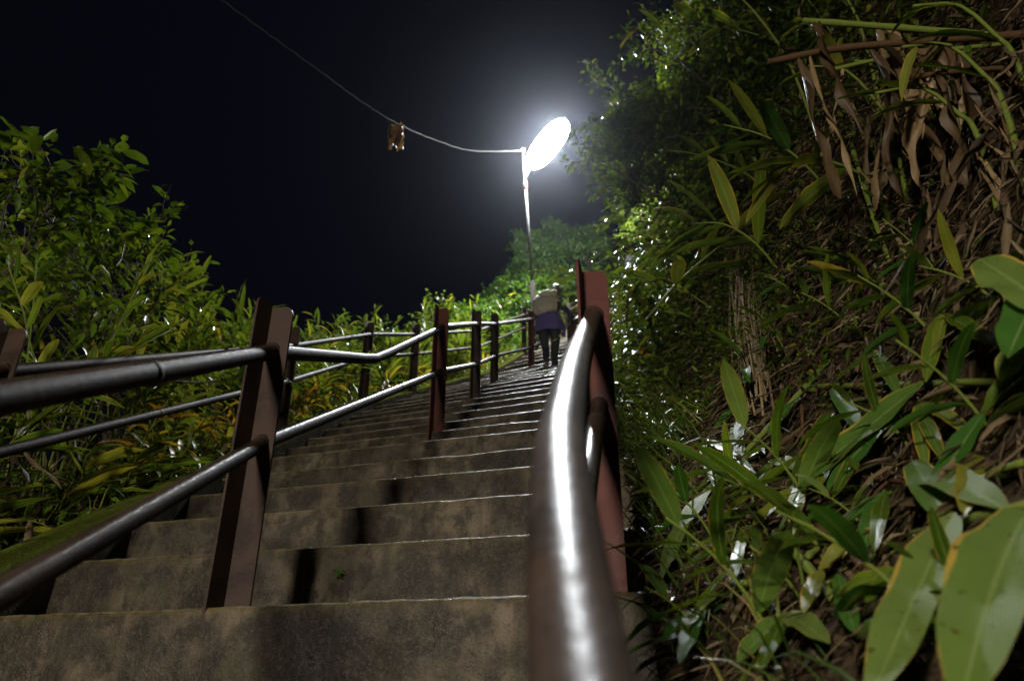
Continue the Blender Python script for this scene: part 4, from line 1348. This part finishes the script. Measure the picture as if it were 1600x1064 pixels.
# ------------------------------------------------------------------ people climbing
M['skin'] = mat_simple('skin', (.42, .25, .18), .5, .15, 60, .05)
M['top'] = mat_simple('dark_knit_top', (.022, .024, .035), .8, .3, 60, .3)
M['leggings'] = mat_simple('dark_leggings', (.020, .019, .024), .7, .3, 60, .2)
M['shoe'] = mat_simple('grey_shoe', (.16, .15, .15), .6, .3, 50, .2)
M['shoe_red'] = mat_simple('red_shoe_trim', (.45, .06, .05), .5, .2, 50, .2)
M['hair'] = mat_simple('brown_hair', (.075, .045, .028), .45, .5, 120, .5)
M['canvas'] = mat_simple('cream_canvas', (.62, .58, .47), .75, .25, 30, .5)
M['purple'] = mat_simple('purple_fleece', (.13, .10, .34), .85, .3, 60, .4)
M['rain'] = mat_simple('dark_grey_nylon', (.045, .047, .058), .4, .3, 18, .5)

def blob(name, parent, c, rx, ry, rz, mat, rot=None, sq=1., nse=.0, n=14, m=10):
    """rounded, slightly squared lump with folds"""
    vs, fs = [], []
    R = rot or Matrix.Identity(3)
    sg = lambda a, e: math.copysign(abs(a) ** e, a)
    for j in range(m + 1):
        ph = -math.pi / 2 + math.pi * j / m
        for i in range(n):
            a = 2 * math.pi * i / n
            p = Vector((sg(math.cos(ph), sq) * sg(math.cos(a), sq) * rx, sg(math.cos(ph), sq) * sg(math.sin(a), sq) * ry, sg(math.sin(ph), sq) * rz))
            if nse: p *= 1 + nse * mnoise.noise(p * 14 + Vector((3, 1, 2)))
            vs.append(tuple(R @ p + Vector(c)))
    for j in range(m):
        for i in range(n):
            k = (i + 1) % n
            fs.append((j * n + i, j * n + k, (j + 1) * n + k, (j + 1) * n + i))
    mb = MB(); mb.add(vs, fs)
    return link(name, mb.mesh(name, mat), parent, Matrix.Identity(4))

def tube_part(name, parent, pts, r, mat, n=8):
    return link(name, MB().tube(smooth_pts(pts, 4), r, n).mesh(name, mat), parent, Matrix.Identity(4))

def person(label, loc, rz, J, pack, top, mirror=1.):
    e = empty('person', loc); tag(e, label, 'person'); e.rotation_euler = (0, 0, rz)
    V, E, Rr = [], [], []
    idx = {}
    def add(n, p, r, par=None):
        idx[n] = len(V); V.append((p[0] * mirror, p[1], p[2])); Rr.append(r)
        if par: E.append((idx[par], idx[n]))
    for (n, p, r, par) in J: add(n, p, r, par)
    me = bpy.data.meshes.new('body'); me.from_pydata(V, E, []); me.update()
    o = bpy.data.objects.new('body_tmp', me); COL.objects.link(o)
    sk = o.modifiers.new('skin', 'SKIN'); sk.use_smooth_shade = True; sk.branch_smoothing = .4
    for i, sv in enumerate(me.skin_vertices[0].data):
        r = Rr[i]; sv.radius = r if isinstance(r, tuple) else (r, r); sv.use_root = (i == 0)
    sb = o.modifiers.new('sub', 'SUBSURF'); sb.levels = 2; sb.render_levels = 2
    dg = bpy.context.evaluated_depsgraph_get()
    bm_ = bpy.data.meshes.new_from_object(o.evaluated_get(dg))
    bpy.data.objects.remove(o)
    bm_.name = 'body'
    bm_.materials.clear()
    for mt in (M['leggings'], top, M['skin'], M['shoe'], M['shoe_red']): bm_.materials.append(mt)
    P = {n: Vector(V[i]) for n, i in idx.items()}
    for p in bm_.polygons:
        c = p.center; mi = 1
        near = min(P, key=lambda n: (P[n] - c).length)
        if near.startswith(('hand', 'fin', 'thumb', 'head', 'neck', 'nose', 'chin')): mi = 2
        elif near.startswith(('toe', 'heel', 'ankle')): mi = 3
        elif near.startswith(('knee', 'calf', 'hip', 'pelvis', 'thigh')): mi = 0
        p.material_index = mi; p.use_smooth = True
    link('body', bm_, e, Matrix.Identity(4))
    return e, P

def joints(reach, free, lean=.0, head=(.11, .27, 1.60), feet=((-.055, -.06, .05), (.06, .10, .05))):
    Lf, Rf = feet
    hx, hy, hz = head
    J = [('pelvis', (0, 0, .90), (.15, .11), None), ('spine', (.005, .05, 1.04), (.125, .095), 'pelvis'), ('chest', (.02, .14, 1.22), (.15, .105), 'spine'),
         ('collar', (.035, .20, 1.35), (.10, .075), 'chest'), ('neck', (.06, .24, 1.46), .05, 'collar'), ('head', (hx, hy - .02, hz - .02), (.075, .085), 'neck'), ('headtop', (hx, hy + .01, hz + .085), (.066, .078), 'head'),
         ('nose', (hx, hy + .095, hz + .0), .016, 'head')]
    for s, sd, A in (('L', -1, Lf), ('R', 1, Rf)):
        ax, ay, az = A
        J += [('thigh' + s, (sd * .085, .0, .84), (.092, .095), 'pelvis'), ('hip' + s, (sd * .088, .02 + ay * .3, .66), (.080, .082), 'thigh' + s), ('knee' + s, (sd * .062, .07 + ay * .6, .46 + az * .4), .056, 'hip' + s),
              ('calf' + s, (ax, ay + .02, .30 + az * .7), .055, 'knee' + s), ('ankle' + s, (ax, ay, .06 + az), .036, 'calf' + s), ('heel' + s, (ax, ay - .03, az - .01), (.035, .034), 'ankle' + s), ('toe' + s, (ax + sd * .02, ay + .17, az - .02), (.038, .024), 'ankle' + s)]
    for s, sd, (el, wr, fd) in (('R', 1, reach), ('L', -1, free)):
        J += [('shoulder' + s, (.03 + sd * .17, .19, 1.32), .062, 'collar'), ('elbow' + s, el, .042, 'shoulder' + s), ('wrist' + s, wr, .029, 'elbow' + s)]
        w = Vector(wr); f = Vector(fd).normalized(); sidev = f.cross(Vector((0, 0, 1)))
        if sidev.length < .1: sidev = Vector((1, 0, 0))
        sidev.normalize()
        pc = w + f * .07
        J.append(('hand' + s, tuple(pc), (.036, .018), 'wrist' + s))
        for i in range(4):
            b = pc + sidev * ((i - 1.5) * .021) + f * .03
            L = (.030, .036, .034, .026)[i]
            J += [('fin%d%sa' % (i, s), tuple(b), .0095, 'hand' + s), ('fin%d%sb' % (i, s), tuple(b + f * L * .8 - Vector((0, 0, .018))), .009, 'fin%d%sa' % (i, s)), ('fin%d%sc' % (i, s), tuple(b + f * L * .6 - Vector((0, 0, .048))), .008, 'fin%d%sb' % (i, s))]
        tb = w + f * .035 + sidev * .03
        J += [('thumb' + s + 'a', tuple(tb), .011, 'hand' + s), ('thumb' + s + 'b', tuple(tb + sidev * .025 + f * .03 - Vector((0, 0, .02))), .009, 'thumb' + s + 'a')]
    return J

# walker with the cream pack, right hand on the railing
wx, wy = .60, 10.95
wz = ztread(wx, wy)
rl = Vector((1.075, 11.35, ztread(1.02, 11.35) + .98))
J = joints(((.34, .26, 1.18), (.43, .36, 1.075), (.5, .8, -.25)), ((-.21, .10, 1.08), (-.15, .34, 1.10), (.3, 1, .1)))
e1, P1 = person('person with a cream backpack and purple jacket at the waist gripping the railing', (wx, wy, wz), rad(-8), J, 'canvas', M['top'])
e1.scale = (1.05, 1.05, 1.05)
blob('hair', e1, (.11, .245, 1.645), .095, .105, .105, M['hair'], None, 1., .10)
blob('hair_bun', e1, (.09, .13, 1.60), .045, .045, .04, M['hair'], None, 1., .15)
bk = blob('backpack', e1, (-.05, -.035, 1.21), .19, .125, .20, M['canvas'], Matrix.Rotation(rad(-18), 3, 'X') @ Matrix.Rotation(rad(-5), 3, 'Y'), .72, .14, 22, 16)
lid = blob('pack_lid', e1, (-.02, .015, 1.40), .165, .125, .065, M['canvas'], Matrix.Rotation(rad(-14), 3, 'X') @ Matrix.Rotation(rad(-16), 3, 'Y'), .8, .28, 22, 12)
lid.parent = bk
pk = blob('pack_pocket', e1, (-.035, -.135, 1.15), .14, .05, .10, M['canvas'], Matrix.Rotation(rad(-18), 3, 'X'), .5, .12, 18, 12); pk.parent = bk
for sx in (-1, 1):
    tube_part('pack_strap', e1, [(sx * .10, .06, 1.40), (sx * .13 + .02, .20, 1.42), (sx * .14 + .01, .27, 1.30), (sx * .15, .20, 1.12), (sx * .15, .06, 1.06)], .016, M['canvas']).parent = bk
tube_part('loose_strap', e1, [(.15, .0, 1.10), (.185, -.02, .98), (.19, -.02, .86), (.195, -.01, .74)], .014, M['canvas']).parent = bk
# jacket tied round the waist: a flared skirt of cloth with folds and a knotted sleeve
mb = MB(); vs, fs = [], []; n_ = 36
for j, (z, k_) in enumerate([(1.06, .92), (1.0, 1.0), (.92, 1.10), (.84, 1.14), (.80, 1.13)]):
    for i in range(n_):
        a = 2 * math.pi * i / n_
        f = 1 + .05 * math.sin(a * 7 + j * .4) * (j / 4)
        back = .06 * (1 - math.sin(a)) / 2
        vs.append((math.cos(a) * .185 * k_ * f, .015 + math.sin(a) * .15 * k_ * f, z - (back if j > 2 else 0)))
for j in range(4):
    for i in range(n_):
        k_ = (i + 1) % n_
        fs.append((j * n_ + i, j * n_ + k_, (j + 1) * n_ + k_, (j + 1) * n_ + i))
mb.add(vs, fs)
wj = link('waist_jacket', mb.mesh('waist_jacket', M['purple']), e1, Matrix.Identity(4))
sm = wj.modifiers.new('cloth', 'SOLIDIFY'); sm.thickness = .012
tube_part('jacket_sleeve', e1, [(.17, .08, 1.0), (.21, .06, .90), (.22, .04, .78), (.21, .04, .70)], [.035] * 13, M['purple']).parent = wj
for s, sd, A in (('shoe', -1, (-.055, -.06, .05)), ('shoe', 1, (.06, .10, .05))):
    sh = blob('shoe', e1, (A[0] + sd * .012, A[1] + .055, .043), .046, .135, .05, M['shoe'], None, .8, .04)
    so = blob('shoe_trim', e1, (A[0] + sd * .012, A[1] + .055, .040), .049, .138, .018, M['shoe_red'] if sd > 0 else M['shoe'], None, .7, .02); so.parent = sh

# second walker further up, mostly behind leaves, left hand on the centre railing
wx, wy = 3.42, 18.5
J2 = joints(((.34, .26, 1.18), (.42, .36, 1.06), (.5, .8, -.25)), ((-.21, .10, 1.08), (-.15, .34, 1.10), (.3, 1, .1)))
e2, P2 = person('person in dark clothes with a dark pack further up behind the leaves', (wx, wy, ztread(wx, wy)), rad(-22), J2, 'rain', M['rain'], -1.)
blob('hair', e2, (-.11, .245, 1.645), .092, .100, .098, M['hair'], None, 1., .10)
b2 = blob('backpack', e2, (.03, -.05, 1.27), .22, .17, .29, M['rain'], Matrix.Rotation(rad(-20), 3, 'X'), .8, .08, 22, 16)
for sx in (-1, 1):
    tube_part('pack_strap', e2, [(sx * .10, .06, 1.40), (sx * .13, .20, 1.42), (sx * .14, .27, 1.30), (sx * .15, .20, 1.12), (sx * .15, .06, 1.06)], .016, M['rain']).parent = b2
for sd, A in ((-1, (-.06, .10, .05)), (1, (.055, -.06, .05))):
    blob('shoe', e2, (A[0] + sd * .012, A[1] + .055, .043), .046, .135, .05, M['shoe'], None, .8, .04)

# ------------------------------------------------------------------ tattered bundle caught on the cable
rp = at(620, 194, 8.4)
e = empty('hanging_bundle', rp); tag(e, 'tattered brown and orange bundle caught on the overhead cable', 'rag')
M['rag'] = mat_leaf('tattered_rag', [(0, (.05, .03, .015)), (.4, (.16, .09, .04)), (.7, (.40, .17, .03)), (.85, (.12, .07, .04)), (1, (.40, .33, .2))], .5, None, .3, rib=False)
for i in range(20):
    V, F, A = long_leaf(1, random.uniform(.18, .34), 14, random.uniform(-.1, .15), .7, .5, random.uniform(0, 6), 'dead', .22, 2, random.uniform(-1.6, 1.6), random.uniform(.05, .98))
    L = random.uniform(.30, .48)
    V *= L
    o = link('shred', fast_mesh('shred', V, F, A, M['rag']), e, frame((random.gauss(0, .08), random.gauss(0, .08), -1), (random.gauss(0, 1), -1, 0), (random.uniform(-.11, .09), random.uniform(-.04, .04), random.uniform(-.08, .02))))
tube_part('tie', e, [(-.12, 0, .05), (-.04, 0, .02), (.04, .01, -.02), (.10, 0, -.03)], .012, M['cable'])

# ------------------------------------------------------------------ a weed and petals on the step fronts
def riser_at(px, py, k):
    P, d = edge_line(k); n = Vector((-d.y, d.x))
    q = at(px, py, 1.0)
    return q * (P.dot(n) / Vector((q.x, q.y)).dot(n)) + Vector((-n.x, -n.y, 0)) * .022
p = riser_at(533, 897, 1)
e = empty('weed', p); tag(e, 'tiny green weed sprouting from a step front', 'weed')
tube_part('stem', e, [(0, .03, -.012), (0, .012, -.004), (0, 0, .004)], .0016, M['cane'], 5)
for i in range(7):
    a = i * .9
    link('leaf', random.choice(LEAF['deep']), e, frame((math.cos(a), -.35, math.sin(a)), (0, -1, .3), (0, 0, .002)) @ Matrix.Diagonal((.022, .03, .022, 1)))
M['petal'] = mat_leaf('purple_petal', [(0, (.32, .03, .36)), (1, (.45, .06, .48))], .5, None, .3, rib=False)
V, F, A = long_leaf(1, .5, 5, .3, .3, .2, 1, 'oval', 0, 1, 0, .3); pm = fast_mesh('petal', V, F, A, M['petal'])
e = empty('fallen_flower', riser_at(213, 828, 2)); tag(e, 'tiny crushed purple flower stuck to a step front', 'flower')
for i in range(4):
    a = i * 1.7
    link('petal', pm, e, frame((math.cos(a), -.2, math.sin(a)), (0, -1, .3), (0, 0, 0)) @ Matrix.Diagonal((.017, .017, .017, 1)))

# ------------------------------------------------------------------ damp night air round the lamp
hm = bpy.data.materials.new('damp_air'); hm.use_nodes = True
ht = hm.node_tree
for n_ in list(ht.nodes):
    if n_.type != 'OUTPUT_MATERIAL': ht.nodes.remove(n_)
pv = ht.nodes.new('ShaderNodeVolumePrincipled')
pv.inputs['Color'].default_value = (.80, .86, 1, 1)
pv.inputs['Density'].default_value = HAZE
pv.inputs['Anisotropy'].default_value = .93
ht.links.new(pv.outputs[0], [n_ for n_ in ht.nodes if n_.type == 'OUTPUT_MATERIAL'][0].inputs['Volume'])
zs, xs, ys = [], [], []
for o in S.objects:
    if o.type == 'MESH' and o.name.split('.')[0] in ('bank', 'hillside', 'glare_oval', 'foliage'):
        for c in o.bound_box:
            w = o.matrix_world @ Vector(c) if o.name.split('.')[0] != 'foliage' else Vector((0, 0, 0))
            xs.append(w.x); ys.append(w.y); zs.append(w.z)
lo = Vector((min(xs) - 1, min(ys) - 1, min(zs) - 1)); hi = Vector((max(xs) + 1, max(ys) + 1, max(zs) + 3))
hz = MB().box((lo + hi) / 2, *((hi - lo) / 2)).obj('haze', hm, None, False)
tag(hz, 'faint damp night air around the whole stairway', 'haze', None, 'stuff')
